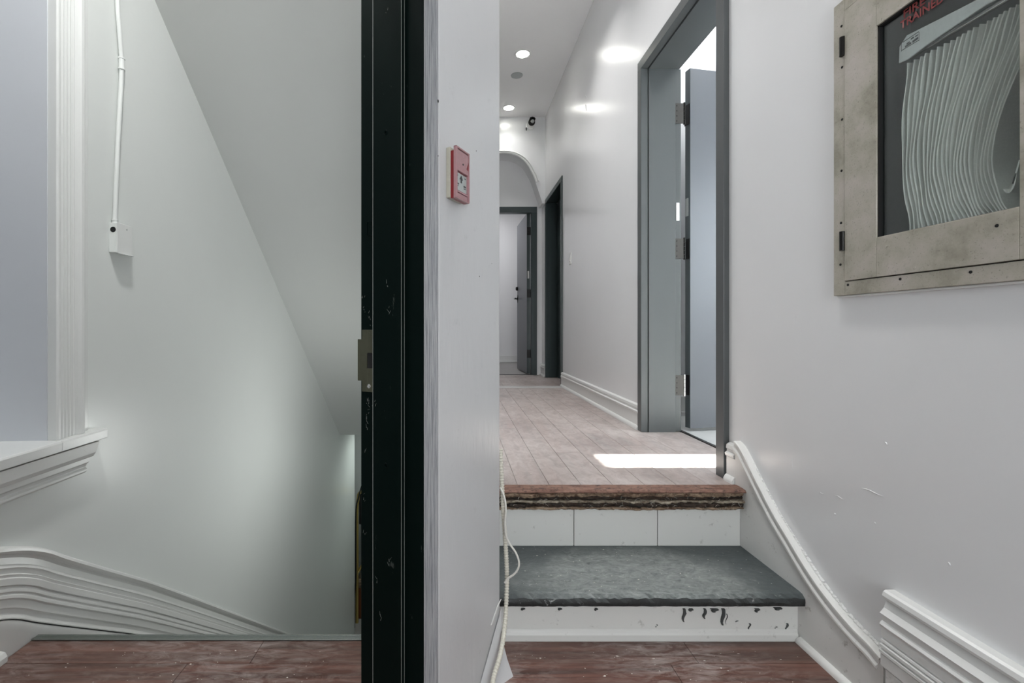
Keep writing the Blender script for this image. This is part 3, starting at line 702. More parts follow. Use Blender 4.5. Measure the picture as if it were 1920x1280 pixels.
# plugged square mortise, dents on the stop
zc0, zc1 = jz(443), jz(416)
m = MB()
for a, b, c, d in ((sp(689), sp(690), zc0, zc1), (sp(702), sp(703), zc0, zc1), (sp(689), sp(703), zc0, zc0+.0015), (sp(689), sp(703), zc1-.0015, zc1)):
    m.box(a, b, 0, 1, c, d, fn=lambda p, h, z: pier(-0.0035+h*0.003, p, z))
adopt(dr, m.build('mortise_rim', 'frame_black', bevel=0.0004))
for v, rr in ((253, 0.006), (869, 0.006)):
    q = N0 - Nn*s_(731); zc = CAM_Z-(v-VPY)/FPX*q.y; rowsx = []
    for r0, hh in ((rr*1.1, 0.0), (rr*0.95, 0.0018), (rr*0.65, 0.0016), (rr*0.5, -0.001)):
        rowsx.append([pier(-ST-hh, sp(731)+r0*0.8*math.cos(a*PI/7), zc+r0*math.sin(a*PI/7)) for a in range(14)])
    adopt(dr, MB().strip(rowsx, True).build('bolt_hole', 'frame_black', smooth=True))

def edge_strip(t, p, wdt, name='worn_edge_highlight', mat='wear_and_highlight'):
    adopt(dr, MB().prism([(t-0.0006, p-wdt), (t-0.0006, p+wdt), (t+0.0006, p+wdt), (t+0.0006, p-wdt)], 0.0, DHEAD-0.06, lambda a, b, z: pier(a, b, z)).build(name, mat))
edge_strip(-ST, -sC-0.0018, 0.0008); edge_strip(-0.0045, -sB+0.0002, 0.0006); edge_strip(-ST+0.0004, -sB-0.0004, 0.0005)  # pale strips paint the gleam along the stop's worn edges
scr = MB(); rnd = random.Random(31)
for u, v, n_ in ((684, 580, 3), (690, 592, 3), (697, 604, 3), (736, 583, 4), (690, 752, 5), (693, 770, 5), (687, 784, 4), (700, 760, 3), (686, 850, 3), (684, 932, 3), (682, 560, 3), (733, 535, 3), (716, 1080, 3), (738, 1050, 3), (732, 30, 2), (690, 800, 3), (712, 755, 3), (684, 1000, 3), (720, 1150, 3)):
    tt = -ST-0.0004 if u > 708 else -0.0025
    q = N0 - Nn*s_(u); z_ = CAM_Z-(v-VPY)/FPX*q.y; p_ = sp(u)
    for _ in range(n_):
        a = PI/2+rnd.uniform(-0.8, 0.8); L_ = 0.002+0.009*rnd.random(); wd_ = 0.00025+0.0003*rnd.random()
        p0, z0_ = p_+rnd.uniform(-.004, .004), z_+rnd.uniform(-.01, .01); p1, z1_ = p0+math.cos(a)*L_, z0_+math.sin(a)*L_
        scr.prism([(p0-wd_, z0_), (p0+wd_, z0_), (p1+wd_*.4, z1_), (p1-wd_*.4, z1_)], tt, tt+0.0003, lambda p, z, t: pier(t, p, z))
so = scr.build('scratches', 'wear_and_highlight'); so['kind'] = 'stuff'; adopt(dr, so)
# nail holes and smudges on the pier
for u, v, rr in ((818.5, 187, .0028), (899, 518, .0016), (810, 285, .0012), (893, 283, .0012), (922, 494, .001)):
    k_ = (u-VPX)/FPX; t_ = (k_*N0.y-N0.x)/(D.x-k_*D.y); q = N0+D*t_; z_ = CAM_Z-(v-VPY)/FPX*q.y
    t_ = max(t_, 0.004)
    adopt(wall_pier, MB().lathe([(rr, 0.0), (rr*0.8, 0.0006), (0.0002, 0.0003)], (0, 0, 0), 'z', 8, fn=lambda x, y, z: pier(t_+x, z, z_+y*1.4)).build('nail_hole', 'void'))
# nicks and drips in the paint of the right wall
nk = MB(); rnd = random.Random(8)
for u0, v0, u1, v1, wd_ in ((1616, 915, 1656, 929, .0016), (1566, 929, 1582, 935, .0014), (1535, 924, 1545, 925, .0012), (1098, 196, 1100, 208, .006), (1097, 178, 1100, 184, .004), (1660, 830, 1664, 832, .002), (1565, 963, 1567, 965, .0014), (1640, 980, 1642, 982, .0016), (1778, 1056, 1783, 1058, .0018), (1491, 590, 1492, 602, .0008), (1484, 858, 1486, 880, .001)):
    a = Vector(on_x(u0, v0, XW)); b = Vector(on_x(u1, v1, XW)); pts = [a.lerp(b, k/5)+Vector((0, 0, .002*math.sin(k*1.1)))for k in range(6)]
    nk.tube([(XW, p.y, p.z) for p in pts], [wd_*.2, wd_, wd_*1.1, wd_, wd_*.7, wd_*.2], 6)
so = nk.build('paint_nicks', 'wall_gloss', smooth=True); so['kind'] = 'stuff'; adopt(wall_right, so)

# ================================================================== NEAR DOOR ON THE RIGHT WALL
d2 = struct(empty('door_2', (XW, 2.4, UP)))
FT = D1[2]
def frame_profile(side, y_outer, y_in):  # plan polygon pieces of one jamb (far jamb: side=+1)
    return
YO, YI = D1[1], D1[1]-0.056      # far jamb outer, inner
XR = [XF-0.002, XW+0.018, XW+0.022, 1.292, 1.332]
def jamb_poly(yo, yi, s):        # s=+1 far jamb (opening at smaller y), -1 near jamb
    return [(XR[0], yo), (XR[0], yi), (XR[1], yi), (XR[1], yi+s*0.007), (XR[2], yi+s*0.007), (XR[2], yi-s*0.006), (XR[3], yi-s*0.006), (XR[3], yi+s*0.010), (XR[4], yi+s*0.010), (XR[4], yo)]
zf = lambda x, y, z: (x, y, z)
adopt(d2, MB().prism(jamb_poly(YO, YI, 1), UP, FT-0.0565, zf).build('jamb', 'frame_grey', bevel=0.0015),
      MB().prism(jamb_poly(D1[0]-0.008, D1[0]+0.052, -1), UP-0.002, FT-0.0565, zf).build('jamb', 'frame_grey', bevel=0.0015),
      MB().prism([(x, FT+(y-YI) - 0.056) for x, y in jamb_poly(YO, YI, 1)], D1[0]-0.008, YO, lambda x, z, y: (x, y, z)).build('head', 'frame_grey', bevel=0.0015))
a12 = math.radians(11)
H = Vector((1.376, 2.838)); Ld = Vector((math.cos(a12), math.sin(a12))); Ln = Vector((math.sin(a12), -math.cos(a12)))
def leaf(a, b, z): q = H+Ld*a+Ln*b; return (q.x, q.y, z)
ZD0, ZD1 = UP+0.020, UP+2.165
leaf_o = MB().prism([(0.0012, 0.0), (0.84, 0.0), (0.84, 0.045), (0.0012, 0.045)], ZD0, ZD1, leaf).build('door_leaf', 'slab_grey', bevel=0.0015)
edge_o = MB().prism([(0.0, 0.0005), (0.0014, 0.0005), (0.0014, 0.0445), (0.0, 0.0445)], ZD0, ZD1, leaf).build('door_edge', 'slab_edge')
adopt(d2, leaf_o, edge_o)
for v in (213, 466, 722):
    zc = CAM_Z-(v-VPY)/FPX*2.80
    hg = empty('hinge', (1.335, 2.80, zc)); adopt(d2, hg)
    yj = YI+0.0075
    parts = [bx(1.296, 1.350, yj-0.001, yj+0.0025, zc-0.06, zc+0.06).build('frame_leaf', 'brown_metal'),
             MB().box(-0.004, 0.0, -0.002, 0.040, zc-0.06, zc+0.06, fn=leaf).build('door_leaf_plate', 'black_metal')]
    kn = MB()
    for k in range(5): kn.lathe([(0.0008, k*0.024), (0.0068, k*0.024), (0.0068, k*0.024+0.022), (0.0008, k*0.024+0.022)], (1.352, 2.798, zc-0.06), 'z', 12)
    kn.lathe([(0.001, -0.006), (0.006, -0.005), (0.007, 0)], (1.352, 2.798, zc-0.06), 'z', 10); kn.lathe([(0.007, 0.118), (0.006, 0.125), (0.001, 0.126)], (1.352, 2.798, zc-0.06), 'z', 10)
    parts.append(kn.build('knuckle', 'black_metal' if v < 700 else 'chrome', smooth=True))
    sc = MB()
    for k in range(4): sc.lathe([(0.0035, 0.0), (0.003, -0.0012), (0.0003, -0.0012)], (1.306, yj-0.001, zc-0.045+k*0.03), 'y', 8)
    parts.append(sc.build('hinge_screws', 'void'))
    for p in parts:
        p.parent = hg; p.matrix_parent_inverse = Matrix.Translation(hg.location).inverted()
zc = CAM_Z-(397-VPY)/FPX*2.80
sens = bx(1.300, 1.322, YI+0.004, YI+0.010, zc-0.054, zc+0.054).build('contact_plate', 'white_plastic', bevel=0.003); tag(sens, 'white contact plate on the jamb')
zc = CAM_Z-(387-VPY)/FPX*2.80
sens2 = MB().box(-0.003, 0.0, 0.006, 0.030, zc-0.054, zc+0.054, fn=leaf).build('contact_plate', 'label_grey', bevel=0.001)
adopt(d2, sens, sens2)

# ================================================================== SECOND DOORWAY (dark) AND FAR DOOR
d3 = struct(empty('door_3', (XW, 5.4, UP)))
def jamb2(yo, yi, s): return [(XW-0.012, yo), (XW-0.012, yi), (XW+0.02, yi), (XW+0.02, yi+s*0.004), (XW+0.13, yi+s*0.004), (XW+0.13, yi+s*0.016), (XW+0.19, yi+s*0.016), (XW+0.19, yo)]
adopt(d3, MB().prism(jamb2(D2[1], D2[1]-0.055, 1), UP, D2[2]-0.0555, zf).build('jamb', 'frame_dark', bevel=0.002),
      MB().prism(jamb2(D2[0]-0.005, D2[0]+0.052, -1), UP, D2[2]-0.0555, zf).build('jamb', 'frame_dark', bevel=0.002),
      MB().prism([(x, D2[2]+(y-D2[1])) for x, y in jamb2(D2[1], D2[1]-0.055, 1)], D2[0]-0.005, D2[1], lambda x, z, y: (x, y, z)).build('head', 'frame_dark', bevel=0.002),
      bx(XW+0.135, XW+0.178, D2[0]+0.035, D2[1]-0.038, UP, D2[2]-0.035).build('door_leaf', 'frame_dark', bevel=0.002))
lv = MB().lathe([(0.024, 0), (0.024, -0.008), (0.010, -0.010), (0.010, -0.04)], (XW+0.136, D2[0]+0.12, UP+1.02), 'x', 14)
lv.box(XW+0.092, XW+0.104, D2[0]+0.11, D2[0]+0.23, UP+1.012, UP+1.03); adopt(d3, lv.build('lever_handle', 'black_metal', smooth=True))

d4 = struct(empty('door_4', (0.6, YFAR, UP)))
def jamb3(xo, xi, s): return [(xo, YFAR-0.012), (xi, YFAR-0.012), (xi, YFAR+0.05), (xi+s*0.006, YFAR+0.05), (xi+s*0.006, YFAR+0.11), (xo, YFAR+0.11)]
XO4 = on_y(1007, 600, YFAR-0.012)[0]
FTOP = 2.600
adopt(d4, MB().prism(jamb3(XO4, XO4-0.076, 1), UP, FTOP-0.0765, zf).build('jamb', 'frame_dark', bevel=0.002),
      MB().prism(jamb3(FO[0]-0.01, FO[0]+0.045, -1), UP, FTOP-0.0765, zf).build('jamb', 'frame_dark', bevel=0.002),
      MB().prism([(y, FTOP+(x-XO4)) for x, y in jamb3(XO4, XO4-0.076, 1)], FO[0]-0.01, XO4, lambda y, z, x: (x, y, z)).build('head', 'frame_dark', bevel=0.002))
lx0, ly0 = 0.925, YFAR+0.075
def leaf4(a, b, z): return (lx0-a*0.035+b, ly0+a*0.9994, z)
adopt(d4, MB().prism([(0.0015, 0), (0.0015, 0.045), (0.80, 0.045), (0.80, 0)], UP+0.012, FTOP-0.065, leaf4).build('door_leaf', 'slab_grey', bevel=0.002),
      MB().prism([(0.0, 0.0005), (0.0, 0.0445), (0.0015, 0.0445), (0.0015, 0.0005)], UP+0.012, FTOP-0.065, leaf4).build('door_edge', 'frame_dark'))
for v in (433, 550, 663):
    zc = CAM_Z-(v-VPY)/FPX*6.27
    adopt(d4, bx(lx0+0.002, lx0+0.055, ly0-0.006, ly0-0.001, zc-0.055, zc+0.055).build('hinge', 'black_metal', bevel=0.001))
zc = CAM_Z-(515-VPY)/FPX*6.27
adopt(d4, bx(lx0+0.010, lx0+0.030, ly0-0.005, ly0-0.001, zc-0.05, zc+0.05).build('contact_plate', 'white_plastic', bevel=0.001), bx(lx0+0.048, lx0+0.066, ly0-0.02, ly0-0.010, zc-0.05, zc+0.05).build('contact_plate', 'white_plastic', bevel=0.001))
zh = CAM_Z-(560-VPY)/FPX*7.0; zb = CAM_Z-(541-VPY)/FPX*7.0; xh, yh = lx0-0.74*0.035, ly0+0.74
lv = MB().lathe([(0.026, 0), (0.026, -0.010), (0.010, -0.012), (0.010, -0.050)], (xh, yh, zh), 'x', 14); lv.box(xh-0.056, xh-0.042, yh-0.12, yh+0.012, zh-0.009, zh+0.009); lv.box(xh-0.006, xh, yh-0.018, yh+0.018, zh-0.055, zh+0.055)
adopt(d4, lv.build('lever_handle', 'black_metal'), MB().lathe([(0.030, 0.0), (0.030, -0.016), (0.022, -0.030), (0.0005, -0.030)], (xh, yh, zb), 'x', 16).build('deadbolt', 'black_metal'))

# ================================================================== THINGS
# --- hose cabinet
XC1 = XW-0.020                   # front of the flange
def cw(u, v): return on_x(u, v, XC1)[1:]
cab = tag(empty('fire_hose_cabinet', (XW, 1.06, 1.09)), 'worn grey metal fire hose cabinet with glazed door set in right wall', 'cabinet')
Ya, Yb = 0.775, cw(1563, 300)[0]; Za, Zb = 1.093, 1.930
ya, yb = 0.818, cw(1585, 300)[0]; za, zb = 1.133, 1.893
ga, gb = cw(1914, 300)[0], cw(1645, 300)[0]; gz0, gz1 = 1.236, 1.785
m = MB()
for a, b, c, d in ((Ya, ya-0.0022, Za, Zb), (yb+0.0022, Yb, Za, Zb), (ya-0.0022, yb+0.0022, Za, za-0.0022), (ya-0.0022, yb+0.0022, zb+0.0022, Zb)): m.box(XC1, XW+0.004, a, b, c, d)
adopt(cab, m.build('flange', 'galv', bevel=0.0015))
m = MB()
for a, b, c, d in ((ya, ga, za, zb), (gb, yb, za, zb), (ga, gb, za, gz0), (ga, gb, gz1, zb)): m.box(XC1-0.003, XC1+0.012, a, b, c, d)
adopt(cab, m.build('door_frame', 'galv', bevel=0.0015))
m = MB()
for a, b, c, d in ((ya-0.006, ya+0.004, za, zb), (yb-0.004, yb+0.006, za, zb), (ya, yb, za-0.006, za+0.004), (ya, yb, zb-0.004, zb+0.006)): m.box(XC1+0.0125, XC1+0.0145, a, b, c, d)
adopt(cab, m.build('door_rebate', 'void'))
m = MB()
for a, b, c, d in ((ga-0.001, ga, gz0, gz1), (gb-0.0045, gb+0.001, gz0, gz1), (ga, gb, gz0-0.001, gz0+0.001), (ga, gb, gz1-0.004, gz1+0.001)): m.box(XC1+0.001, XC1+0.013, a, b, c, d)
adopt(cab, m.build('glazing_gasket', 'void'))
adopt(cab, bx(XC1+0.008, XC1+0.011, ga-0.01, gb+0.01, gz0-0.01, gz1+0.01).build('glass_pane', 'glass'))
m = MB(); xi0, xi1 = XC1+0.016, XW+0.165
m.box(xi1-0.004, xi1, HY0+0.004, HY1-0.004, HZ0+0.006, HZ1-0.006); m.box(xi0, xi1, HY0+0.004, HY0+0.008, HZ0+0.006, HZ1-0.006); m.box(xi0, xi1, HY1-0.008, HY1-0.004, HZ0+0.006, HZ1-0.006)
m.box(xi0, xi1, HY0+0.004, HY1-0.004, HZ0+0.006, HZ0+0.010); m.box(xi0, xi1, HY0+0.004, HY1-0.004, HZ1-0.010, HZ1-0.006)
adopt(cab, m.build('inner_box', 'cab_inside'))
for v0, v1 in ((70, 105), (434, 470)):
    yh = cw(1582, 90)[0]; zt = CAM_Z-(v0-VPY)/FPX*yh; zb_ = CAM_Z-(v1-VPY)/FPX*yh
    adopt(cab, MB().tube([(XC1-0.004, yh, zb_), (XC1-0.004, yh, zt)], 0.0072, 12).build('hinge', 'black_metal', smooth=True))
for u, v in ((1578, 49), (1579, 126), (1579, 224), (1578, 320), (1577, 418), (1576, 496), (1590, 534), (1688, 523), (1820, 510), (1872, 423), (1717, 502), (1664, 462)):
    _, y_, z_ = on_x(u, v, XC1); onb = u > 1590 and v not in (523, 510)
    adopt(cab, MB().lathe([(0.0036, 0.0), (0.0032, -0.0012), (0.0004, -0.0016)], (XC1-(0.003 if onb else 0), y_, z_), 'x', 8).build('screw', 'void' if v not in (502, 462) else 'galv'))
adopt(cab, bx(XC1+0.006, XW, Ya+0.004, Yb-0.004, Za-0.006, Za).build('caulk_bead', 'trim', bevel=0.002))
# red lettering on the glass
def letter(body, u, v, width, cap):
    c_ = bpy.data.curves.new('lettering', 'FONT'); c_.body = body; c_.size = 1.0; c_.extrude = 0.0; c_.offset = 0.018
    o = bpy.data.objects.new('lettering', c_); COL.objects.link(o)
    bpy.context.view_layer.update()
    bb_ = [Vector(k) for k in o.bound_box]; wd = max(k.x for k in bb_); hh = max(k.y for k in bb_)
    X_, Y_, Z_ = on_x(u, v, XC1+0.006)
    sx, sy = width/wd, cap/hh
    me = bpy.data.meshes.new_from_object(o.evaluated_get(bpy.context.evaluated_depsgraph_get()))
    bpy.data.objects.remove(o)
    o = bpy.data.objects.new('lettering', me); COL.objects.link(o); me.materials.clear(); me.materials.append(M['ink_red'])
    me.transform(Matrix(((0, 0, -1, X_), (-sx, 0, 0, Y_), (0, sy, 0, Z_), (0, 0, 0, 1))))
    adopt(cab, o); return o
letter('FIRE HOSE', 1693, 35, 0.140, 0.0195)
letter('TRAINED PERSONNEL', 1688, 56, 0.252, 0.0195)

# --- fire hose pleated over the rack inside
hose = tag(empty('fire_hose', (XW+0.06, 1.0, 1.30)), 'white canvas fire hose hanging in tight pleats behind the cabinet glass', 'hose')
NF = 24; XH0, XH1 = XW+0.025, XW+0.095
rnd = random.Random(3)
for i in range(NF):
    k = i/(NF-1)
    ctrl = [(1702+k*262, 118-k*140), (1698+k*232, 170-k*95), (1693+k*190, 240-k*45), (1692+k*168, 310-k*10), (1698+k*176, 370-k*2), (1704+k*192, 410-k*12), (1708+k*206, 448-k*40)]
    jit = 2.2*(rnd.random()-0.5)
    pts = smooth_path([(0, *on_x(u+jit*(1+0.6*math.sin(j+i)), v, XH0)[1:]) for j, (u, v) in enumerate(ctrl)], 4)
    th = 0.0009+0.0011*rnd.random(); rows = []
    for j, p in enumerate(pts):
        a, b = Vector(pts[max(j-1, 0)]), Vector(pts[min(j+1, len(pts)-1)]); t_ = (b-a).normalized(); nn = Vector((0, -t_.z, t_.y))
        c_ = Vector(p); w_ = 0.002*math.sin(j*0.7+i)
        rows.append([(XH0+w_, *(c_+nn*th)[1:]), (XH0-0.0012+w_, *c_[1:]), (XH0+w_, *(c_-nn*th)[1:]), (XH1, *(c_-nn*th)[1:]), (XH1, *(c_+nn*th)[1:])])
    adopt(hose, MB().strip(rows, True).build('pleat', 'hose', smooth=True))
# loose loop at the end
lp_ = smooth_path([(0, *on_x(u, v, XH0-0.004)[1:]) for u, v in ((1912, 300), (1899, 345), (1905, 325), (1900, 350), (1890, 362), (1882, 355))], 5)
rows = [[(XH0-0.004, p[1]-0.0015, p[2]), (XH0-0.004, p[1]+0.0015, p[2]+0.001), (XH0+0.05, p[1]+0.0015, p[2]+0.001), (XH0+0.05, p[1]-0.0015, p[2])] for p in lp_]
adopt(hose, MB().strip(rows, True).build('loose_end', 'hose', smooth=True))

rack = tag(empty('hose_rack', (XW+0.04, 1.0, 1.67)), 'white hose rack plate with a small printed maker label behind the glass', 'hose rack')
XP = XW+0.012
pp = [on_x(u, v, XP)[1:] for u, v in ((1686, 88), (1700, 66), (1760, 36), (1830, 0), (1905, -38), (1905, -20), (1850, 8), (1790, 48), (1740, 82), (1700, 112), (1685, 119))]
adopt(rack, MB().prism(pp, XP, XP+0.004, lambda y, z, x: (x, y, z)).build('plate', 'plate_white', bevel=0.001))
adopt(rack, MB().tube([(XP+0.045, pp[0][0]+0.02, 1.700), (XP+0.045, 0.83, 1.700)], 0.006, 10).build('bar', 'chrome', smooth=True))
m = MB()
def lab(u0, v0, u1, v1, w_):
    a = on_x(u0, v0, XP)[1:]; b = on_x(u1, v1, XP)[1:]
    m.add([(XP-0.0004, a[0], a[1]), (XP-0.0004, b[0], b[1]), (XP-0.0004, b[0], b[1]+w_), (XP-0.0004, a[0], a[1]+w_)], [(0, 1, 2, 3)])
lab(1724, 58, 1724.9, 72, 0.0); m.v = []; m.f = []
for u0, v0, u1, v1, w_ in ((1690, 96, 1723, 76, .002), (1693, 80, 1723, 60, .002), (1697, 90, 1709, 82, .005), (1711, 81, 1722, 73, .006), (1700, 84, 1706, 80, .004), (1708, 75, 1714, 71, .004), (1716, 70, 1722, 66, .003)): lab(u0, v0, u1, v1, w_)
for u in (1690, 1723): a = on_x(u, 97 if u == 1690 else 77, XP); m.add([(XP-.0004, a[1], a[2]), (XP-.0004, a[1]-.0012, a[2]), (XP-.0004, a[1]-.0012, a[2]+.022), (XP-.0004, a[1], a[2]+.022)], [(0, 1, 2, 3)])
adopt(rack, m.build('printed_label', 'ink'))

# --- fire alarm pull station on the pier
T0, T1, PZ0, PZ1 = 0.040, 0.108, 1.308, 1.431; Zs = 1.0
ps = tag(empty('fire_alarm_pull_station', pier(0.07, 0.0, PZ0)), 'red fire alarm pull station with grey arrow label on white pier', 'fire alarm')
def pb(t0, t1, p0, p1, z0_, z1_): return MB().box(t0, t1, p0, p1, z0_, z1_, fn=pier)
adopt(ps, pb(T0, T1, 0.0, 0.012, PZ0+0.002, PZ1-0.001).build('back_box', 'cream', bevel=0.002))
adopt(ps, pb(T0+0.0012, T1, 0.012, 0.0205, PZ0, PZ1-0.010).build('red_gasket', 'red', bevel=0.001))
m = pb(T0, T0+0.006, 0.0205, 0.029, PZ0+0.002, PZ1); m.box(T1-0.004, T1, 0.0205, 0.029, PZ0+0.001, PZ1, fn=pier); m.box(T0, T1, 0.0205, 0.029, PZ1-0.004, PZ1, fn=pier); m.box(T0, T1, 0.0205, 0.028, PZ0, PZ0+0.003, fn=pier)
adopt(ps, m.build('housing_rim', 'pink', bevel=0.001))
ti0, ti1 = T0+0.007, T1-0.005
adopt(ps, pb(ti0, ti1, 0.018, 0.0275, PZ1-0.056, PZ1-0.006).build('pull_handle', 'pink', bevel=0.0012))
m = MB().prism([(ti1, PZ1-0.024), (ti1, PZ1-0.044), (ti1-0.010, PZ1-0.042)], 0.0276, 0.0282, lambda t, z, p: pier(t, p, z)); adopt(ps, m.build('chipped_corner', 'red'))
adopt(ps, MB().lathe([(0.0025, 0), (0.002, 0.001), (0.0003, 0.0012)], (0, 0, 0), 'z', 8, fn=lambda x, y, z: pier((ti0+ti1)/2+x, 0.0275+z, PZ1-0.036+y)).build('handle_hole', 'void'))
adopt(ps, pb(ti0, ti1, 0.017, 0.0225, PZ1-0.100, PZ1-0.058).build('arrow_label', 'label_grey', bevel=0.0006))
tm = (ti0+ti1)/2
m = MB().prism([(tm, PZ1-0.061), (tm+0.009, PZ1-0.072), (tm+0.0035, PZ1-0.072), (tm+0.0035, PZ1-0.080), (tm-0.0035, PZ1-0.080), (tm-0.0035, PZ1-0.072), (tm-0.009, PZ1-0.072)], 0.0226, 0.0229, lambda t, z, p: pier(t, p, z))
for a, b, c_, d_ in ((ti0+.003, ti0+.012, PZ1-.066, PZ1-.064), (ti0+.004, ti0+.016, PZ1-.087, PZ1-.083), (ti1-.016, ti1-.004, PZ1-.087, PZ1-.083), (ti0+.004, ti0+.014, PZ1-.091, PZ1-.089), (ti1-.012, ti1-.004, PZ1-.066, PZ1-.064), (ti1-.015, ti1-.004, PZ1-.091, PZ1-.089)): m.box(a, b, 0.0226, 0.0229, c_, d_, fn=pier)
adopt(ps, m.build('arrow_print', 'ink'))
adopt(ps, pb(ti0, ti1, 0.018, 0.0265, PZ1-0.107, PZ1-0.103).build('lower_bar', 'pink', bevel=0.0006), pb(ti0, ti1-0.003, 0.018, 0.026, PZ0+0.004, PZ1-0.1085).build('lower_panel', 'pink', bevel=0.001))

# --- conduit and junction box on the left wall
cdt = tag(empty('electrical_conduit', on_x(214, 470, XL+0.01)), 'white painted conduit dropping into a small junction box on stairwell wall', 'conduit')
cp = smooth_path([on_x(u, v, XL+0.013) for u, v in ((218, -260), (219, -120), (220, 0), (223, 50), (227, 100), (228, 118), (227, 160), (222, 250), (218, 340), (215.5, 412))], 6)
adopt(cdt, MB().tube(cp, 0.0085, 12).build('pipe', 'wall_stair', smooth=True))
a, b = Vector(on_x(228, 108, XL+0.013)), Vector(on_x(228, 131, XL+0.013))
cpn = MB().tube([a+(b-a)*k for k in (0, 0.01, 0.12, 0.13, 0.87, 0.88, 0.99, 1.0)], [0.009, 0.0125, 0.0125, 0.0108, 0.0108, 0.0125, 0.0125, 0.009], 14)
adopt(cdt, cpn.build('coupling', 'wall_stair', smooth=True))
yb0 = on_x(204, 440, XL)[1]; yb1 = yb0+0.086; zt = 1.424; zb_ = 1.304; BD = 0.034
adopt(cdt, bx(XL, XL+BD-0.004, yb0, yb1, zb_, zt).build('box', 'wall_stair', bevel=0.002),
      bx(XL+BD-0.0035, XL+BD, yb0-0.0005, yb1+0.001, zb_-0.001, zt+0.001).build('cover', 'casing', bevel=0.002),
      bx(XL+BD-0.004, XL+BD+0.006, yb0+0.01, yb1+0.004, zb_-0.004, zb_-0.001).build('cover_lip', 'casing', bevel=0.001))
adopt(cdt, MB().lathe([(0.0115, 0.0), (0.0112, -0.0008), (0.0004, -0.0008)], (XL+BD*0.50, yb0, zt-0.028), 'y', 18).build('knockout_hole', 'void'))
adopt(cdt, MB().lathe([(0.0035, 0), (0.003, 0.0012), (0.0004, 0.0012)], (XL+BD, yb0+0.055, zt-0.018), 'x', 10).build('screw', 'label_grey'))
a = on_x(215.5, 412, XL+0.013)
adopt(cdt, MB().tube([(a[0], a[1], zt+0.016), (a[0], a[1], zt+0.015), (a[0], a[1], zt+0.011), (a[0], a[1], zt+0.010), (a[0], a[1], zt-0.002)], [0.009, 0.0125, 0.0125, 0.0105, 0.0105], 14).build('connector', 'wall_stair', smooth=True))

# --- corridor ceiling fittings
def downlight(x, y, z, power, label, group, seen=True):
    e = tag(empty('recessed_downlight', (x, y, z)), label, 'ceiling light', group)
    adopt(e, MB().lathe([(0.066, 0.0), (0.080, 0.0), (0.079, -0.004), (0.068, -0.006), (0.064, -0.003)], (x, y, z), 'z', 32).build('trim_ring', 'white_plastic', smooth=True),
          MB().lathe([(0.0005, -0.003), (0.060, -0.003), (0.066, -0.001), (0.066, 0.002), (0.0005, 0.002)], (x, y, z), 'z', 32).build('lens', 'lens'))
    lamp('downlight_light', (x, y, z-0.008), power, 0.125, COOL, spread=112)
    return e
XD = 0.635
for i, (u, v) in enumerate(((980, 101), (954, 202))):
    Y = (CEIL-CAM_Z)*FPX/(VPY-v)
    downlight((u-VPX)/FPX*Y, Y, CEIL, P_CORR, ('larger round downlight lit in corridor ceiling, nearer of the two', 'smaller round downlight lit in corridor ceiling just before the arch wall')[i], 'corridor downlights')
for y, p in ((3.45, 8.5), (2.35, 6.5), (1.25, 5.5)): lamp('downlight_light', (XD-0.1, y, CEIL-0.01), p, 0.16, COOL, spread=105)
lamp('vestibule_fill', (0.25, -0.95, CEIL-0.02), P_VEST, 0.35, COOL)  # unseen ceiling lamp added as fill for the vestibule
lamp('landing_lamp', (-0.72, 1.00, TZ-0.02), P_LAND, 0.16, (1.0, 1.0, 0.98))
lamp('stair_wall_fill', (-0.17, 3.3, 0.2), P_STAIR, 0.30, (0.97, 1.0, 0.975), (-1, 0, 0.1), 'RECTANGLE', 0.5)  # invented wall lamp, hidden by the pier, to fill the stairwell
lamp('basement_fill', (-0.8, 6.3, EZ-0.05), P_BASE, 0.3, (0.90, 1.0, 0.95))  # unseen lamp added to brighten the foot of the stairs

Y = (CEIL-CAM_Z)*FPX/(VPY-141); X = (969-VPX)/FPX*Y
sp_ = tag(empty('ceiling_speaker', (X, Y, CEIL)), 'grey round ceiling grille between the two downlights', 'speaker grille')
adopt(sp_, MB().prism([(X+0.056*math.cos(k*PI/16), Y+0.056*math.sin(k*PI/16)) for k in range(32)], CEIL-0.005, CEIL-0.0005, lambda x, y, z: (x, y, z)).build('grille', 'grille', bevel=0.001),
      MB().lathe([(0.057, 0.0), (0.063, -0.001), (0.062, -0.005), (0.057, -0.006)], (X, Y, CEIL), 'z', 28).build('rim', 'label_grey'))

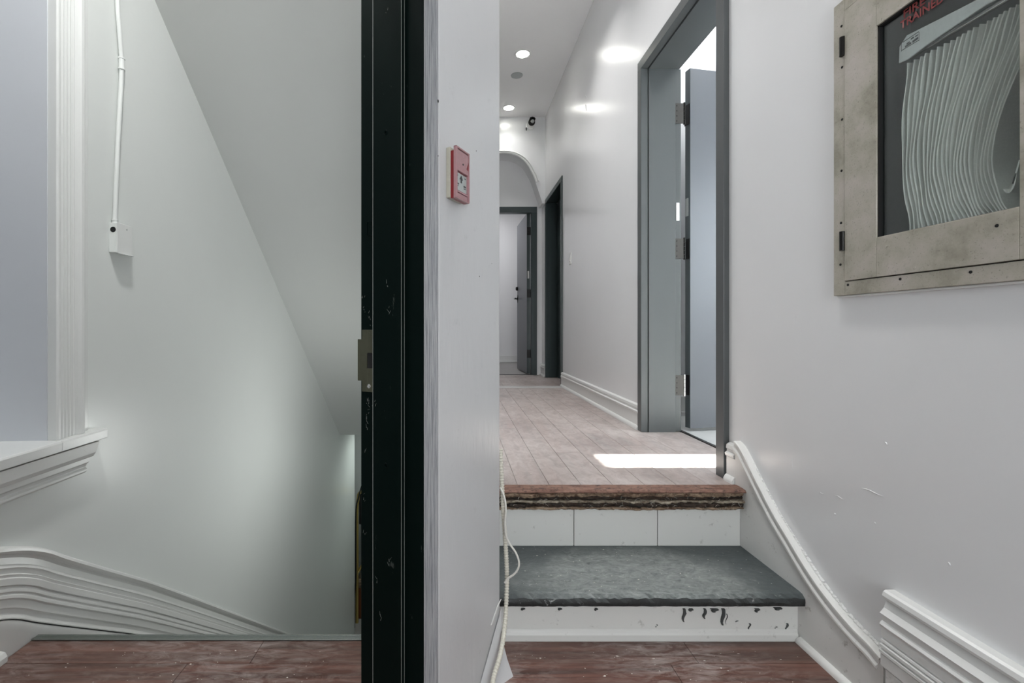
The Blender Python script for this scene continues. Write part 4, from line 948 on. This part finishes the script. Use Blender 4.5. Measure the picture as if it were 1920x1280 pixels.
# security camera by the end wall
X, Y, Z = on_y(997, 229, YEND-0.07)
sc = tag(empty('security_camera', (X, YEND, Z)), 'small black eyeball security camera on end wall above the arch', 'camera')
ball = [(0.043*math.sin(PI*k/12)+0.0004, -0.043*math.cos(PI*k/12)) for k in range(13)]
adopt(sc, MB().lathe(ball, (X, Y, Z), 'y', 20).build('eyeball', 'black_metal', smooth=True),
      MB().lathe([(0.0005, 0.0), (0.040, 0.0), (0.050, -0.008), (0.052, -0.024), (0.046, -0.030), (0.0005, -0.030)], (X-0.012, YEND, Z-0.020), 'y', 24).build('base', 'white_plastic', smooth=True),
      MB().lathe([(0.020, 0.0), (0.022, -0.046), (0.018, -0.050), (0.0005, -0.049)], (X+0.004, Y, Z-0.006), 'y', 18).build('lens_barrel', 'grille', smooth=True),
      MB().prism([(-0.036, 0.020), (-0.028, 0.036), (0, 0.044), (0.028, 0.036), (0.040, 0.016), (0.034, 0.014), (0.022, 0.030), (0, 0.037), (-0.022, 0.030), (-0.030, 0.016)], -0.060, -0.010, lambda a, b, h: (X+a, Y+h, Z+b)).build('visor', 'black_metal', bevel=0.002),
      MB().tube([(X-0.06, YEND, Z-0.045), (X-0.06, YEND-0.02, Z-0.05), (X-0.062, YEND-0.03, Z-0.062), (X-0.062, YEND-0.03, Z-0.085)], 0.007, 8).build('plug', 'black_cable', smooth=True))

# light switch in the corridor
_, Y, Z = on_x(1070, 484, XW)
sw = tag(empty('light_switch', (XW, Y, Z)), 'white light switch plate on the right corridor wall', 'light switch')
adopt(sw, bx(XW-0.007, XW, Y-0.036, Y+0.036, Z-0.060, Z+0.060).build('plate', 'white_plastic', bevel=0.003),
      MB().prism([(XW-0.007, Z-0.033), (XW-0.013, Z-0.033), (XW-0.009, Z+0.033), (XW-0.007, Z+0.033)], Y-0.017, Y+0.017, lambda x, z, y: (x, y, z)).build('rocker', 'white_plastic', bevel=0.001))

# --- cables by the pier's corner
cab1 = [(0.128, 1.60, 0.47), (0.136, 1.50, 0.505)] + [on_y(u, v, y) for u, v, y in ((942.5, 935, 1.452), (944, 965, 1.446), (946.5, 1000, 1.444), (949, 1040, 1.443), (950.5, 1080, 1.442), (949.5, 1120, 1.428), (947.5, 1160, 1.398), (943, 1200, 1.352), (936, 1235, 1.312), (925, 1272, 1.275))] + [(0.078, 1.20, 0.012), (0.05, 1.05, 0.009)]
cab1[0] = (0.135, 1.475, 0.62); cab1[1] = (0.136, 1.46, 0.56)
pth = smooth_path(cab1, 40); rr = [0.0072+0.0010*math.sin(2*PI*i/5.0) for i in range(len(pth))]
# resample evenly
acc = [0]; 
for a, b in zip(pth, pth[1:]): acc.append(acc[-1]+(Vector(b)-Vector(a)).length)
even = []; L = acc[-1]; ns = int(L/0.0013); j = 0
for i in range(ns+1):
    d = L*i/ns
    while j < len(acc)-2 and acc[j+1] < d: j += 1
    k_ = (d-acc[j])/max(1e-9, acc[j+1]-acc[j]); even.append(tuple(Vector(pth[j]).lerp(Vector(pth[j+1]), k_)))
rr = [0.0060+0.0016*max(0.0, math.sin(2*PI*i*0.0013/0.0082)) for i in range(len(even))]
tag(MB().tube(even, rr, 10).build('spiral_wrapped_cable', 'cable', smooth=True), 'thick cream spiral-wrapped cable hanging down the pier corner beside the steps', 'cable')
c2 = smooth_path([on_y(u, v, y) for u, v, y in ((938, 914, 1.46), (943, 924, 1.444), (947, 938, 1.438), (948.5, 955, 1.436), (947, 975, 1.436), (948, 1000, 1.433), (955, 1018, 1.43), (966, 1034, 1.425), (972.5, 1050, 1.42), (972, 1064, 1.42), (964, 1076, 1.424), (954, 1083, 1.43), (946, 1092, 1.434))], 8)
c2 = [(p[0]*(1-0.016/p[1]), p[1]-0.016, CAM_Z+(p[2]-CAM_Z)*(1-0.016/p[1])) for p in c2]
tag(MB().tube(c2, 0.0030, 8).build('thin_cable', 'thin_cable', smooth=True), 'thin white cable bowing out in a loop over the slate tread', 'cable')

# --- things at the foot of the stairs
YB = 6.62
br = tag(empty('brass_rail_frame', on_y(672, 1085, YB)), 'brass tube frame glimpsed at the foot of the stairs beside black jamb', 'frame')
ZF = -RISE*NST+0.05
def by(u, v, y=YB): return on_y(u, v, y)
xb = by(669.5, 1000)[0]
adopt(br, MB().tube(smooth_path([(xb, YB, ZF), (xb, YB, -2.0), (xb, YB, by(0, 960)[2]), (xb+0.015, YB, by(0, 935)[2]), (xb+0.06, YB, by(0, 922)[2]), (xb+0.35, YB, by(0, 918)[2])], 6), 0.022, 10).build('tube', 'brass', smooth=True),
      MB().tube([(xb, YB, by(0, 1075)[2]), (xb+0.3, YB, by(0, 1010)[2])], 0.018, 10).build('brace', 'brass', smooth=True))
cbn = tag(empty('wooden_cabinet', (xb+0.2, YB+0.25, ZF)), 'red-brown wooden cabinet edge glimpsed at the bottom of the stairwell', 'cabinet')
zt = by(0, 1095)[2]
adopt(cbn, bx(xb-0.01, xb+0.55, YB+0.08, YB+0.5, ZF, zt-0.10).build('body', 'wood_red', bevel=0.01), bx(xb-0.03, xb+0.57, YB+0.06, YB+0.52, zt-0.10, zt).build('top_moulding', 'wood_raw', bevel=0.02))
spk = tag(empty('speckled_panel', (xb+0.3, YB+0.3, zt)), 'grey speckled box standing on the wooden cabinet', 'box')
adopt(spk, bx(xb+0.02, xb+0.5, YB+0.14, YB+0.4, zt, by(0, 990)[2]).build('body', 'speckle', bevel=0.01), bx(xb+0.0, xb+0.52, YB+0.12, YB+0.42, by(0, 990)[2], by(0, 930)[2]).build('lid', 'void', bevel=0.01))
bc = smooth_path([by(690, 890, 6.5), by(678, 912, 6.5), by(672, 934, 6.5), by(667.5, 955, 6.5), by(667, 1020, 6.5), by(667, 1085, 6.5), by(664.5, 1130, 6.5), by(664.5, 1190, 6.5)], 6)
tag(MB().tube(bc, 0.010, 8).build('black_cord', 'black_cable', smooth=True), 'black cord running down the stairwell wall edge to the basement', 'cord')

# --- paint flakes on the lower floor (nobody could count them)
fk = MB(); rnd = random.Random(21)
def flake(x, y, z, s_):
    a = rnd.random()*6.3; n = 5; pl = [(s_*(0.5+rnd.random())*math.cos(a+k*2*PI/n)*(1.0+0.9*(k % 2)), s_*(0.4+rnd.random()*.6)*math.sin(a+k*2*PI/n)) for k in range(n)]
    fk.prism(pl, 0, 0.0006, lambda u, v, h: (x+u, y+v, z+h))
for i in range(300):
    x = rnd.uniform(-1.33, 1.05); y = rnd.uniform(1.05, 1.46)
    if -0.35 < x < 0.16: continue
    flake(x, y, 0.0003, 0.0008+0.0022*rnd.random()**3)
for i in range(60): flake(rnd.uniform(0.2, 1.06), rnd.uniform(1.50, 1.79), ZT1+0.001, 0.0008+0.0022*rnd.random()**3)
for i in range(70): flake(rnd.uniform(0.2, 1.06), rnd.uniform(1.85, 3.4), UP+0.0003, 0.0008+0.0022*rnd.random()**2)
tag(fk.build('paint_flakes', 'flake'), 'tiny pale paint flakes scattered over the floor and slate tread', 'paint flakes', kind='stuff')
